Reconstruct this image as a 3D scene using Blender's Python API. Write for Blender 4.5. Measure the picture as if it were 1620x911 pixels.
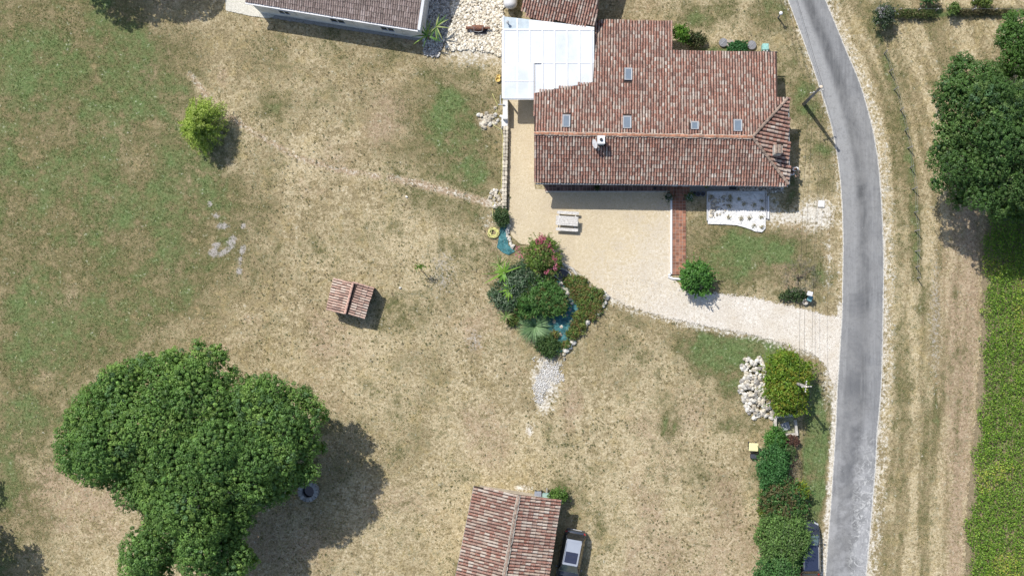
import bpy, bmesh, math, random
import numpy as np
from mathutils import Vector, Matrix
random.seed(7); RNG = np.random.default_rng(7)
SC = bpy.context.scene
for o in list(bpy.data.objects): bpy.data.objects.remove(o)
PI = math.pi
# ---------------------------------------------------------------- camera, sky, sun
CAMX, CAMY, CAMH = 6.0, -2.25, 85.0            # drone hovering, looking straight down
cam = bpy.data.cameras.new('camera'); camo = bpy.data.objects.new('camera', cam)
SC.collection.objects.link(camo); SC.camera = camo
camo.location = (CAMX, CAMY, CAMH)
cam.sensor_width = 36; cam.lens = 36*1700/1620
cam.shift_x = -120/1620; cam.shift_y = 44.5/1620
cam.clip_start = 1; cam.clip_end = 3000
SUN_EL = math.radians(53.6); SUN_H = Vector((-0.592, 0.806, 0)).normalized()
w = bpy.data.worlds.new('World'); SC.world = w; w.use_nodes = True
nt = w.node_tree; bg = nt.nodes['Background']
sky = nt.nodes.new('ShaderNodeTexSky'); sky.sky_type = 'NISHITA'; sky.sun_disc = False
sky.sun_elevation = SUN_EL; sky.sun_rotation = math.atan2(SUN_H.x, SUN_H.y)
sky.air_density = 1.0; sky.dust_density = 1.5
nt.links.new(sky.outputs[0], bg.inputs[0]); bg.inputs[1].default_value = 0.135
sl = bpy.data.lights.new('sun', 'SUN'); sl.energy = 4.2; sl.angle = math.radians(0.5); sl.color = (1, .96, .9)
so = bpy.data.objects.new('sun', sl); SC.collection.objects.link(so)
d = -(SUN_H*math.cos(SUN_EL)+Vector((0, 0, math.sin(SUN_EL))))
so.rotation_euler = d.to_track_quat('-Z', 'Y').to_euler(); so.location = (-30, 40, 60)
SC.view_settings.view_transform = 'Standard'; SC.view_settings.look = 'None'
SC.view_settings.exposure = 0.24; SC.view_settings.gamma = 1
SC.cycles.max_bounces = 6; SC.cycles.transparent_max_bounces = 8

# ---------------------------------------------------------------- helpers
def G(px, py): return ((px-810)/20.0, (455.5-py)/20.0)
def P(px, py, h=0.0):
    x, y = G(px, py); k = (CAMH-h)/CAMH
    return (CAMX+(x-CAMX)*k, CAMY+(y-CAMY)*k, h)
def GA(a): a = np.asarray(a, float); return np.stack([(a[..., 0]-810)/20, (455.5-a[..., 1])/20], -1)
ORG = {}
def link(o, parent=None, origin=(0, 0, 0)):
    SC.collection.objects.link(o)
    ORG[o.name] = Vector(origin)
    if parent is not None: o.parent = parent
    return o
def thing(name, label, cat, loc=(0, 0, 0), group=None, rz=0):
    o = bpy.data.objects.new(name, None); o.empty_display_size = .3
    link(o, None, loc); o.location = loc; o.rotation_euler = (0, 0, rz)
    o['label'] = label; o['category'] = cat
    if group: o['group'] = group
    return o
def tag(o, label=None, cat=None, group=None, kind=None):
    if label: o['label'] = label
    if cat: o['category'] = cat
    if group: o['group'] = group
    if kind: o['kind'] = kind
    return o
class MB:
    def __init__(s): s.v = []; s.f = []; s.m = []
    def add(s, V, F, m=0):
        n = len(s.v); s.v += [tuple(p) for p in V]; s.f += [tuple(i+n for i in f) for f in F]; s.m += [m]*len(F)
        return s
    def box(s, c, size, rz=0, m=0, M=None, taper=1.0):
        x, y, z = [q/2 for q in size]
        V = [(-x, -y, -z), (x, -y, -z), (x, y, -z), (-x, y, -z), (-x*taper, -y*taper, z), (x*taper, -y*taper, z), (x*taper, y*taper, z), (-x*taper, y*taper, z)]
        cc, ss = math.cos(rz), math.sin(rz)
        V = [(p[0]*cc-p[1]*ss, p[0]*ss+p[1]*cc, p[2]) for p in V]
        if M is not None: V = [tuple(M @ Vector(p)) for p in V]
        V = [(p[0]+c[0], p[1]+c[1], p[2]+c[2]) for p in V]
        return s.add(V, [(0, 3, 2, 1), (4, 5, 6, 7), (0, 1, 5, 4), (1, 2, 6, 5), (2, 3, 7, 6), (3, 0, 4, 7)], m)
    def beam(s, a, b, w, h, m=0):
        a, b = Vector(a), Vector(b); d = (b-a); L = d.length; d.normalize()
        up = Vector((0, 0, 1)) if abs(d.z) < .95 else Vector((1, 0, 0))
        r = d.cross(up).normalized()*w/2; u = r.cross(d).normalized()*h/2
        V = [a-r-u, a+r-u, a+r+u, a-r+u, b-r-u, b+r-u, b+r+u, b-r+u]
        return s.add(V, [(0, 1, 2, 3), (7, 6, 5, 4), (0, 4, 5, 1), (1, 5, 6, 2), (2, 6, 7, 3), (3, 7, 4, 0)], m)
    def tube(s, pts, rad, n=8, m=0, cap=True):
        pts = [Vector(p) for p in pts]; k = len(pts)
        if not hasattr(rad, '__len__'): rad = [rad]*k
        V = []; F = []
        for i, p in enumerate(pts):
            t = (pts[min(i+1, k-1)]-pts[max(i-1, 0)]).normalized()
            up = Vector((0, 0, 1)) if abs(t.z) < .9 else Vector((1, 0, 0))
            a = t.cross(up).normalized(); b = t.cross(a).normalized()
            for j in range(n):
                q = 2*PI*j/n; V.append(p+a*math.cos(q)*rad[i]+b*math.sin(q)*rad[i])
        for i in range(k-1):
            for j in range(n):
                F.append((i*n+j, i*n+(j+1) % n, (i+1)*n+(j+1) % n, (i+1)*n+j))
        if cap: F.append(tuple(range(n-1, -1, -1))); F.append(tuple((k-1)*n+j for j in range(n)))
        return s.add(V, F, m)
    def lathe(s, c, prof, n=16, m=0):
        V = []; F = []
        for r, z in prof:
            for j in range(n):
                q = 2*PI*j/n; V.append((c[0]+r*math.cos(q), c[1]+r*math.sin(q), c[2]+z))
        for i in range(len(prof)-1):
            for j in range(n): F.append((i*n+j, i*n+(j+1) % n, (i+1)*n+(j+1) % n, (i+1)*n+j))
        F.append(tuple(range(n-1, -1, -1))); F.append(tuple((len(prof)-1)*n+j for j in range(n)))
        return s.add(V, F, m)
    def prism(s, poly, z0, z1, m=0):
        n = len(poly); 
        zb = (lambda p: z0(p)) if callable(z0) else (lambda p: z0)
        zt = (lambda p: z1(p)) if callable(z1) else (lambda p: z1)
        a = sum(poly[i][0]*poly[(i+1) % n][1]-poly[(i+1) % n][0]*poly[i][1] for i in range(n))
        if a < 0: poly = poly[::-1]
        V = [(p[0], p[1], zb(p)) for p in poly]+[(p[0], p[1], zt(p)) for p in poly]
        F = [tuple(range(n-1, -1, -1)), tuple(range(n, 2*n))]+[(i, (i+1) % n, n+(i+1) % n, n+i) for i in range(n)]
        return s.add(V, F, m)
    def mesh(s, name, mats, off=(0, 0, 0), smooth=False, bevel=0):
        me = bpy.data.meshes.new(name)
        me.from_pydata([(p[0]-off[0], p[1]-off[1], p[2]-off[2]) for p in s.v], [], s.f)
        for mm in (mats if isinstance(mats, (list, tuple)) else [mats]): me.materials.append(mm)
        for p, mi in zip(me.polygons, s.m): p.material_index = mi; p.use_smooth = smooth
        if bevel:
            bm = bmesh.new(); bm.from_mesh(me)
            bmesh.ops.bevel(bm, geom=[e for e in bm.edges if e.calc_face_angle(0) > .5], offset=bevel, segments=2, affect='EDGES', clamp_overlap=True)
            bm.to_mesh(me); bm.free()
        me.update(); return me
    def build(s, name, mats, parent=None, local=False, smooth=False, bevel=0):
        org = (0, 0, 0) if (parent is None or local) else ORG[parent.name]
        o = bpy.data.objects.new(name, s.mesh(name, mats, org, smooth, bevel))
        return link(o, parent, org)
def solo(name, mb, m, label, cat, loc, group=None, smooth=False, bevel=0):
    """a thing that is one mesh, origin at its base"""
    o = bpy.data.objects.new(name, mb.mesh(name, m, loc, smooth, bevel)); link(o, None, loc); o.location = loc
    return tag(o, label, cat, group)
def inst(name, me, parent, pos, rot=(0, 0, 0), sc=(1, 1, 1)):
    o = bpy.data.objects.new(name, me); org = ORG[parent.name] if parent is not None else Vector((0, 0, 0))
    link(o, parent, pos); o.location = Vector(pos)-org; o.rotation_euler = rot; o.scale = sc if hasattr(sc, '__len__') else (sc,)*3
    return o
def npmesh(name, V, k, mat, col=None, off=(0, 0, 0)):
    """V (N*k,3): N separate k-gons"""
    V = np.asarray(V, np.float32)-np.asarray(off, np.float32); n = len(V)//k
    me = bpy.data.meshes.new(name); me.vertices.add(len(V)); me.vertices.foreach_set('co', V.ravel())
    me.loops.add(len(V)); me.loops.foreach_set('vertex_index', np.arange(len(V), dtype=np.int32))
    me.polygons.add(n); me.polygons.foreach_set('loop_start', np.arange(n, dtype=np.int32)*k)
    if col is not None:
        a = me.color_attributes.new('Col', 'FLOAT_COLOR', 'POINT')
        c = np.ones((len(V), 4), np.float32); c[:, :3] = np.repeat(col, k, 0); a.data.foreach_set('color', c.ravel())
    me.materials.append(mat); me.update(calc_edges=True); return me
def idxmesh(name, V, F, mat, col=None, off=(0, 0, 0), smooth=False):
    V = np.asarray(V, np.float32)-np.asarray(off, np.float32); F = np.asarray(F, np.int32); k = F.shape[1]
    me = bpy.data.meshes.new(name); me.vertices.add(len(V)); me.vertices.foreach_set('co', V.ravel())
    me.loops.add(F.size); me.loops.foreach_set('vertex_index', F.ravel())
    me.polygons.add(len(F)); me.polygons.foreach_set('loop_start', np.arange(len(F), dtype=np.int32)*k)
    if smooth: me.polygons.foreach_set('use_smooth', np.ones(len(F), bool))
    for nm, c0 in (col or {}).items():
        a = me.color_attributes.new(nm, 'FLOAT_COLOR', 'POINT'); a.data.foreach_set('color', np.asarray(c0, np.float32).ravel())
    me.materials.append(mat); me.update(calc_edges=True); return me
def repeat_mesh(name, TV, TF, pos, rz, sc, mat, tilt=None, off=(0, 0, 0), smooth=False):
    """many copies of a template in one mesh"""
    TV = np.asarray(TV, float); n = len(pos); c, s = np.cos(rz), np.sin(rz)
    sc = np.asarray(sc); sc = sc[:, None] if sc.ndim == 1 else sc
    L = TV[None]*sc[:, None, :]
    X = L[..., 0]*c[:, None]-L[..., 1]*s[:, None]; Y = L[..., 0]*s[:, None]+L[..., 1]*c[:, None]
    V = np.stack([X, Y, L[..., 2]], -1)+np.asarray(pos)[:, None, :]
    F = (np.asarray(TF)[None]+(np.arange(n)*len(TV))[:, None, None]).reshape(-1, len(TF[0]))
    return idxmesh(name, V.reshape(-1, 3), F, mat, None, off, smooth)
def sdf(pts, poly):
    """positive inside"""
    pts = np.asarray(pts, float); poly = np.asarray(poly, float); D = np.full(len(pts), 1e9); inside = np.zeros(len(pts), bool)
    for i in range(len(poly)):
        a = poly[i]; b = poly[(i+1) % len(poly)]; ab = b-a
        t = np.clip(((pts-a)@ab)/max(ab@ab, 1e-9), 0, 1); D = np.minimum(D, np.linalg.norm(pts-a-t[:, None]*ab, axis=1))
        c = ((a[1] > pts[:, 1]) != (b[1] > pts[:, 1])) & (pts[:, 0] < (b[0]-a[0])*(pts[:, 1]-a[1])/((b[1]-a[1]) or 1e-9)+a[0])
        inside ^= c
    return np.where(inside, D, -D)
def linedist(pts, line):
    D = np.full(len(pts), 1e9); line = np.asarray(line, float)
    for i in range(len(line)-1):
        a = line[i]; ab = line[i+1]-a; t = np.clip(((pts-a)@ab)/(ab@ab), 0, 1)
        D = np.minimum(D, np.linalg.norm(pts-a-t[:, None]*ab, axis=1))
    return D
_nt = RNG.random((256, 256))
def vnoise(x, y, s, seed=0):
    x = np.asarray(x)*s+seed*17.3+1000; y = np.asarray(y)*s+seed*31.7+1000
    xi = np.floor(x).astype(int); yi = np.floor(y).astype(int); fx = x-xi; fy = y-yi
    fx = fx*fx*(3-2*fx); fy = fy*fy*(3-2*fy); q = lambda a, b: _nt[a % 256, b % 256]
    return (q(xi, yi)*(1-fx)+q(xi+1, yi)*fx)*(1-fy)+(q(xi, yi+1)*(1-fx)+q(xi+1, yi+1)*fx)*fy
def fbm(x, y, s, seed=0, o=4): return sum(vnoise(x, y, s*2**i, seed+i)*.5**i for i in range(o))/sum(.5**i for i in range(o))
sstep = lambda a, b, x: (lambda t: t*t*(3-2*t))(np.clip((x-a)/(b-a), 0, 1))

# ---------------------------------------------------------------- materials
class NT:
    def __init__(s, name):
        s.m = bpy.data.materials.new(name); s.m.use_nodes = True; s.t = s.m.node_tree; s.n = s.t.nodes
        s.b = s.n['Principled BSDF']; s.out = s.n['Material Output']
        s.pos = s.n.new('ShaderNodeNewGeometry').outputs['Position']
        s.geo = s.pos.node
    def lk(s, a, b): s.t.links.new(a, b)
    def put(s, sock, v):
        if hasattr(v, 'is_linked') or hasattr(v, 'node'): s.lk(v, sock)
        elif isinstance(v, (tuple, list)) and len(v) == 3 and sock.type == 'RGBA': sock.default_value = (*v, 1)
        else: sock.default_value = v
    def noise(s, scale, detail=4, rough=.55, vec=None, dist=0):
        n = s.n.new('ShaderNodeTexNoise'); n.inputs['Scale'].default_value = scale; n.inputs['Detail'].default_value = detail
        n.inputs['Roughness'].default_value = rough; n.inputs['Distortion'].default_value = dist
        s.lk(vec if vec is not None else s.pos, n.inputs['Vector']); return n.outputs['Fac']
    def vor(s, scale, vec=None, feature='F1', out='Distance'):
        n = s.n.new('ShaderNodeTexVoronoi'); n.feature = feature; n.inputs['Scale'].default_value = scale
        s.lk(vec if vec is not None else s.pos, n.inputs['Vector']); return n.outputs[out]
    def math(s, op, a, b=0.0, c=None):
        n = s.n.new('ShaderNodeMath'); n.operation = op; s.put(n.inputs[0], a); s.put(n.inputs[1], b)
        if c is not None: s.put(n.inputs[2], c)
        return n.outputs[0]
    def mul(s, a, b): return s.math('MULTIPLY', a, b)
    def addn(s, a, b): return s.math('ADD', a, b)
    def mr(s, v, a, b, c=0.0, d=1.0):
        n = s.n.new('ShaderNodeMapRange'); s.put(n.inputs['Value'], v); n.inputs[1].default_value = a; n.inputs[2].default_value = b
        n.inputs[3].default_value = c; n.inputs[4].default_value = d; return n.outputs[0]
    def mix(s, f, a, b, mode='MIX'):
        n = s.n.new('ShaderNodeMix'); n.data_type = 'RGBA'; n.blend_type = mode
        s.put(n.inputs[0], f); s.put(n.inputs[6], a); s.put(n.inputs[7], b); return n.outputs[2]
    def ramp(s, v, stops, const=False):
        n = s.n.new('ShaderNodeValToRGB'); r = n.color_ramp
        if const: r.interpolation = 'CONSTANT'
        while len(r.elements) < len(stops): r.elements.new(.5)
        for e, (p, c) in zip(r.elements, stops): e.position = p; e.color = (*c, 1)
        s.lk(v, n.inputs[0]); return n.outputs[0]
    def attr(s, name, out='Color'):
        n = s.n.new('ShaderNodeAttribute'); n.attribute_name = name; return n.outputs[out]
    def sep(s, c):
        n = s.n.new('ShaderNodeSeparateColor'); s.lk(c, n.inputs[0]); return n.outputs
    def scalevec(s, v):
        n = s.n.new('ShaderNodeVectorMath'); n.operation = 'MULTIPLY'; s.lk(s.pos, n.inputs[0]); n.inputs[1].default_value = v; return n.outputs[0]
    def bump(s, h, strength=.5, dist=.02):
        n = s.n.new('ShaderNodeBump'); n.inputs['Strength'].default_value = strength; n.inputs['Distance'].default_value = dist
        s.lk(h, n.inputs['Height']); s.lk(n.outputs[0], s.b.inputs['Normal'])
    def fin(s, col, rough=.9, spec=.2, metal=0):
        s.put(s.b.inputs['Base Color'], col); s.put(s.b.inputs['Roughness'], rough)
        s.b.inputs['Specular IOR Level'].default_value = spec; s.b.inputs['Metallic'].default_value = metal
        return s.m
_mc = {}
def M(name, col, rough=.8, var=.25, scale=6, metal=0, spec=.3, bump=.2, dirt=None, dscale=1.5, rnd=0, coat=0):
    if name in _mc: return _mc[name]
    k = NT(name); n = k.noise(scale, 5)
    lo = tuple(c*(1-var) for c in col); hi = tuple(min(1, c*(1+var)) for c in col)
    c = k.ramp(n, [(.3, lo), (.7, hi)])
    if dirt: c = k.mix(k.mr(k.noise(dscale, 6, .65), .48, .68), c, dirt)
    if rnd:
        oi = k.n.new('ShaderNodeObjectInfo').outputs['Random']
        c = k.mix(1.0, c, k.ramp(oi, [(0, (1-rnd,)*3), (1, (1.0,)*3)]), 'MULTIPLY')
    if bump: k.bump(k.noise(scale*5, 4), bump, .01)
    k.fin(c, rough, spec, metal)
    if coat: k.b.inputs['Coat Weight'].default_value = coat
    _mc[name] = k.m; return k.m

def foliage_mat(name, trans=.25, rough=.6):
    k = NT(name); k.n.remove(k.b); c = k.attr('Col')
    c = k.mix(k.mr(k.noise(1.2, 3), .35, .65, 0, .35), c, k.mix(1.0, c, (.75, .8, .7), 'MULTIPLY'))
    d = k.n.new('ShaderNodeBsdfDiffuse'); t = k.n.new('ShaderNodeBsdfTranslucent'); g = k.n.new('ShaderNodeBsdfGlossy')
    k.lk(c, d.inputs[0]); tc = k.mix(1.0, c, (1.2, 1.4, .5), 'MULTIPLY'); k.lk(tc, t.inputs[0]); g.inputs['Roughness'].default_value = .45
    g.inputs[0].default_value = (.8, .85, .8, 1)
    m1 = k.n.new('ShaderNodeMixShader'); m1.inputs[0].default_value = trans; k.lk(d.outputs[0], m1.inputs[1]); k.lk(t.outputs[0], m1.inputs[2])
    m2 = k.n.new('ShaderNodeMixShader'); m2.inputs[0].default_value = .015; k.lk(m1.outputs[0], m2.inputs[1]); k.lk(g.outputs[0], m2.inputs[2])
    k.lk(m2.outputs[0], k.out.inputs[0]); return k.m
FOL = foliage_mat('foliage')
BARK = M('bark', (.16, .12, .09), .95, .4, 8, bump=.6)

# roof tiles: colour per tile (islands of one mesh)
def tile_mat(name, pal, patch=None):
    k = NT(name); r = k.geo.outputs['Random Per Island']
    r2 = k.addn(k.mul(r, .8), k.mul(k.mr(k.noise(.9, 4, .6), .3, .7), .2))
    c = k.ramp(r2, pal)
    c = k.mix(k.mr(k.noise(11, 5, .75), .53, .64, 0, .8), c, (.52, .46, .40))         # lichen
    c = k.mix(k.mr(k.noise(.8, 5, .7), .4, .62, 0, .3), c, (.2, .165, .145))
    c = k.mix(k.mr(k.noise(9, 4, .7, dist=1), .56, .7, 0, .8), c, (.075, .055, .05))  # moss, soot
    if patch: c = k.mix(k.mr(k.noise(.6, 3), .5, .62, 0, .6), c, patch)
    k.bump(k.noise(40, 3), .4, .01); return k.fin(c, .92, .15)
PAL = [(0, (.15, .085, .065)), (.2, (.24, .115, .085)), (.4, (.33, .16, .115)), (.56, (.37, .21, .155)), (.7, (.36, .26, .21)), (.86, (.44, .355, .29)), (.975, (.60, .53, .46))]
T_MAIN = tile_mat('terracotta_tiles', PAL)
T_BARN = tile_mat('barn_tiles', [(0, (.19, .09, .065)), (.3, (.30, .145, .105)), (.5, (.29, .18, .14)), (.65, (.38, .28, .215)), (.8, (.47, .39, .32)), (1, (.46, .41, .35))])
T_SHED = tile_mat('shed_tiles', [(0, (.2, .14, .12)), (.2, (.42, .26, .2)), (.5, (.54, .36, .28)), (.75, (.58, .45, .36)), (1, (.66, .58, .5))])
T_GREY = tile_mat('brown_grey_tiles', [(0, (.12, .095, .085)), (.4, (.2, .15, .135)), (.75, (.26, .20, .18)), (1, (.36, .3, .28))])
RIDGE = M('ridge_terracotta', (.42, .20, .12), .9, .3, 9, dirt=(.30, .24, .2), dscale=5, rnd=.35)
RIDGEG = M('ridge_weathered', (.36, .27, .21), .95, .4, 9, dirt=(.12, .1, .09), dscale=6, rnd=.4)
DECK = M('gap_shade_boards', (.045, .03, .025), .95)  # deck colour darkened so the gaps between tile columns look shadowed
RENDERW = M('white_render', (.70, .69, .66), .9, .06, 2, dirt=(.5, .48, .44), dscale=1.2)
RENDERC = M('cream_render', (.5, .43, .33), .9, .12, 2, dirt=(.36, .3, .23), dscale=1.2)
WHITE = M('white_paint', (.66, .66, .66), .5, .04, 3)
GREYP = M('grey_metal', (.33, .34, .35), .5, .1, 5, metal=.3)
DARKM = M('dark_metal', (.04, .04, .045), .5, .2)
GLASS = M('window_glass', (.16, .22, .27), .08, .05, 2, spec=1, bump=0)
BLACKG = M('black_glass', (.012, .015, .02), .05, .0, 2, spec=.8, bump=0)
WOOD = M('weathered_wood', (.55, .53, .50), .85, .2, 10, dirt=(.36, .34, .31), dscale=8)
DWOOD = M('dark_wood', (.12, .09, .07), .9, .3, 8)
CONC = M('concrete', (.50, .47, .42), .92, .15, 4, dirt=(.33, .31, .27), dscale=2.5)
ROCKC = M('cream_rock', (.62, .56, .45), .95, .22, 6, dirt=(.40, .35, .27), dscale=7, rnd=.45, bump=.6)
ROCKW = M('white_rock', (.72, .69, .62), .95, .18, 6, dirt=(.45, .41, .35), dscale=8, rnd=.4, bump=.6)
exec_ok = True
# ---------------------------------------------------------------- ground
def axis(lo, hi, step, far):
    a = np.arange(lo, hi+1e-6, step); e = []; q = step
    x = hi
    while x < far: q *= 1.5; x += q; e.append(x)
    b = []; q = step; x = lo
    while x > -far: q *= 1.5; x -= q; b.append(x)
    return np.array(b[::-1]+list(a)+e)
gx = axis(-45, 45, .22, 900); gy = axis(-28, 28, .22, 900)
XX, YY = np.meshgrid(gx, gy); PXX = XX*20+810; PYY = 455.5-YY*20
PXf, PYf = PXX.ravel(), PYY.ravel(); PT = np.stack([PXf, PYf], -1)
def blob(cx, cy, rx, ry, rot=0, p=1.0):
    c, s = math.cos(math.radians(rot)), math.sin(math.radians(rot)); dx, dy = PXf-cx, PYf-cy
    u = (dx*c+dy*s)/rx; v = (-dx*s+dy*c)/ry
    return np.clip(1.35-np.sqrt(u*u+v*v)*1.0, 0, 1)**p
def line(pts, wd, soft=1.0): return np.clip(1.5-linedist(PT, pts)/wd, 0, 1)
RL = [(1225, -60), (1246, 0), (1262, 40), (1280, 90), (1297, 140), (1310, 180), (1320, 220), (1328, 270), (1332, 320), (1334, 380), (1333, 440), (1332, 500), (1328, 560), (1324, 620), (1322, 680), (1318, 740), (1314, 800), (1310, 850), (1306, 911), (1300, 990), (1290, 1100)]
RR = [(1284, -60), (1305, 0), (1322, 40), (1340, 85), (1360, 130), (1372, 170), (1382, 210), (1390, 260), (1394, 310), (1397, 370), (1398, 430), (1397, 500), (1396, 560), (1394, 620), (1388, 680), (1385, 740), (1380, 800), (1376, 850), (1370, 911), (1363, 990), (1352, 1100)]
def interpx(L, y): L = np.array(L, float); return np.interp(y, L[:, 1], L[:, 0])
rr = interpx(RR, PYf); rl = interpx(RL, PYf)
nse = fbm(XX.ravel(), YY.ravel(), .35, 1); nse2 = fbm(XX.ravel(), YY.ravel(), .12, 5); nse3 = fbm(XX.ravel(), YY.ravel(), 1.1, 9)
# green: left meadow
edge = np.interp(PYf, [-200, 0, 60, 150, 260, 330, 430, 520, 620, 760, 1000], [270, 250, 300, 350, 395, 430, 410, 330, 170, 90, 60])
g = np.clip((edge-PXf)/130+.35, 0, 1)*(.38+.85*nse)
g = np.minimum(g, .86); g = np.maximum(g, blob(60, 110, 170, 140)*.9); g = np.maximum(g, blob(60, 330, 130, 120)*.55)
for a in [(715, 200, 90, 112, 0, 1.0), (680, 150, 80, 40, 0, .55), (640, 230, 60, 60, 0, .42), (700, 325, 65, 30, 15, .55), (760, 260, 25, 50, 0, .75),
          (1200, 400, 118, 66, 6, .95), (1150, 350, 60, 30, 0, .5), (1230, 460, 60, 25, 0, .5), (1190, 556, 88, 34, 8, 1.3), (1120, 565, 65, 50, 0, .8), (1155, 600, 34, 60, 20, .7), (1060, 672, 22, 26, 0, .8), (1150, 650, 60, 60, 0, .38),
          (1300, 430, 26, 60, 0, .75), (1288, 720, 18, 130, 0, 1.4), (1275, 150, 28, 95, -25, .5), (1225, 20, 45, 45, 0, .7), (1290, 235, 30, 70, 0, .55), (1270, 380, 20, 60, 0, .5), (1255, 300, 12, 25, 0, .8), (1235, 330, 30, 22, 0, .8), (1305, 290, 22, 25, 0, .6),
          (1000, 500, 50, 24, 25, .55), (1000, 560, 90, 70, 30, .34), (1085, 650, 90, 60, 0, .3), (1120, 740, 120, 60, 0, .25), (1140, 82, 50, 14, 0, .95), (1090, 20, 90, 25, 0, .45), (980, 15, 40, 20, 0, .3),
          (530, 60, 60, 50, 0, .45), (430, 90, 60, 40, 20, .4), (610, 90, 60, 40, 0, .35), (180, 30, 80, 30, 0, .6), (900, 790, 40, 30, 0, .5), (790, 150, 14, 30, 0, .6), (430, 165, 40, 30, 0, .45),
          (800, 345, 16, 16, 0, .8), (1530, 20, 100, 10, 0, .7), (1400, 30, 40, 40, 0, .6), (60, 20, 90, 40, 0, .4), (420, 330, 25, 20, 0, .5), (795, 560, 30, 30, 0, .25), (1420, 300, 18, 320, 0, .42), (1460, 480, 14, 55, 8, .6), (1425, 600, 20, 120, 0, .6), (1470, 700, 16, 160, 2, .42)]:
    g = np.maximum(g, blob(*a[:5])*a[5])
fl = [(1390, 60), (1399, 86), (1415, 143), (1431, 207), (1440, 266), (1447, 337), (1449, 401), (1451, 440)]
g = np.maximum(g, line(fl, 10)*.7*np.clip(1.2-(PYf-430)/60, 0, 1)); g = np.maximum(g, line([(1415, 22), (1650, 20)], 7)*.75)
# pale dry
pl = np.clip(.5+.9*(nse2-.5)+(nse-.5)*.7, 0, 1)
for a in [(480, 250, 90, 60, 20, .9), (560, 420, 130, 90, 0, .75), (620, 620, 130, 120, 0, .75), (800, 700, 170, 100, 0, .7), (1000, 620, 110, 90, 0, .6), (1060, 580, 60, 40, 0, .8), (560, 560, 80, 60, 0, .6), (480, 100, 60, 40, 0, .6), (1440, 100, 60, 50, 0, .7), (1030, 820, 140, 60, 0, .75), (1120, 620, 50, 50, 0, .7)]:
    pl = np.maximum(pl, blob(*a[:5])*a[5])
pl = np.maximum(pl, line([(300, 120), (340, 165), (400, 210), (480, 255), (560, 275), (620, 285)], 10)*.85)
pl = np.maximum(pl, line([(895, 600), (905, 700), (930, 800), (950, 911)], 18)*.6)
# right verge long stripes along the road
vx = PXf-rr; str_ = vnoise(vx/20, PYf/20*.06, 1.6, 3)*.6+vnoise(vx/20, PYf/20*.1, 4.5, 4)*.4
right = sstep(-5, 8, vx)
pl = np.where(right > 0, pl*(1-right)+right*np.clip(.5+(str_-.5)*2.6+(nse-.5)*.6, 0, 1), pl)
g = np.where(right > 0, g*(1-right)+right*np.clip(g*(.5+str_)+np.clip(.47-str_, 0, .5)*1.6, 0, 1), g)
# brown / pinkish soil
b = np.zeros_like(g)
for a in [(610, 190, 40, 60, 0, .45), (230, 130, 22, 60, 15, .55), (240, 70, 60, 30, 0, .35), (100, 800, 160, 80, 0, .5), (450, 860, 120, 70, 0, .5), (500, 640, 60, 60, 0, .35), (1520, 560, 40, 400, 0, .62), (1535, 380, 30, 50, 0, .6), (1230, 690, 30, 40, 0, .5), (775, 440, 18, 90, 0, .4), (780, 380, 22, 40, 0, .55), (1245, 420, 30, 60, 0, .35), (1180, 430, 40, 20, 0, .3), (905, 640, 22, 50, 10, .6), (740, 490, 90, 60, 0, .25), (1130, 640, 60, 40, 0, .25)]:
    b = np.maximum(b, blob(*a[:5])*a[5])
b = np.maximum(b, line([(618, 282), (660, 291), (700, 301), (740, 312), (772, 322)], 6)*1.0)
b = np.maximum(b, np.clip(1.4-np.abs(PXf-interpx([(1545, -60), (1552, 330), (1553, 520), (1545, 650), (1530, 800), (1524, 1000)], PYf)+16)/16, 0, 1)*.8*(PYf > 330))
# chalk, white grit
c = np.zeros_like(g)
for a in [(1290, 340, 34, 26, 0, .95), (1250, 345, 32, 14, 0, .8), (1230, 275, 12, 60, 0, .0), (1220, 335, 22, 26, 0, .7), (1310, 420, 8, 70, 0, .4), (865, 600, 24, 38, 0, .95), (862, 640, 16, 20, 0, .7), (838, 680, 6, 12, 0, .9), (1310, 600, 10, 60, 0, .5), (827, 772, 16, 6, 0, .9), (775, 320, 14, 10, 0, .6), (775, 350, 20, 14, 0, .4), (770, 192, 16, 12, 0, .8), (755, 60, 60, 44, 0, .9), (700, 30, 34, 50, 0, .75), (690, 95, 30, 14, 0, .0)]:
    c = np.maximum(c, blob(*a[:5])*a[5])
c = np.maximum(c, np.clip(1.6-np.abs(PXf-rl+2)/5, 0, 1)*np.where(PYf > 480, .85, .38)); c = np.maximum(c, np.clip(1.6-np.abs(PXf-rr-2)/4.5, 0, 1)*.58)
c = np.maximum(c, np.clip(1.2-np.abs(PXf-rr-11)/12, 0, 1)*.4)
ds = [(880, 405), (945, 462), (1000, 487), (1050, 502), (1120, 517), (1190, 530), (1250, 547), (1290, 562)]
c = np.maximum(c, line(ds, 9)*.5); g = g*(1-.8*np.clip(c*1.3, 0, 1))
q = np.zeros_like(g)  # grey bare earth
for a in [(338, 400, 9, 9, 0), (366, 384, 8, 14, 20), (354, 400, 14, 5, -30), (352, 358, 13, 6, 0), (342, 342, 6, 5, 0), (384, 395, 6, 9, 20), (378, 430, 5, 8, 0), (385, 358, 6, 5, 0), (332, 323, 5, 5, 0), (342, 388, 8, 5, 0), (380, 412, 4, 10, 0), (1485, 180, 8, 20, 0), (1480, 500, 14, 160, 0), (700, 430, 30, 50, 0), (660, 560, 14, 6, 0), (750, 540, 20, 30, 0)]:
    q = np.maximum(q, blob(*a)*(1 if a[2] < 14.5 and a[0] < 400 else .45))
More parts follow.
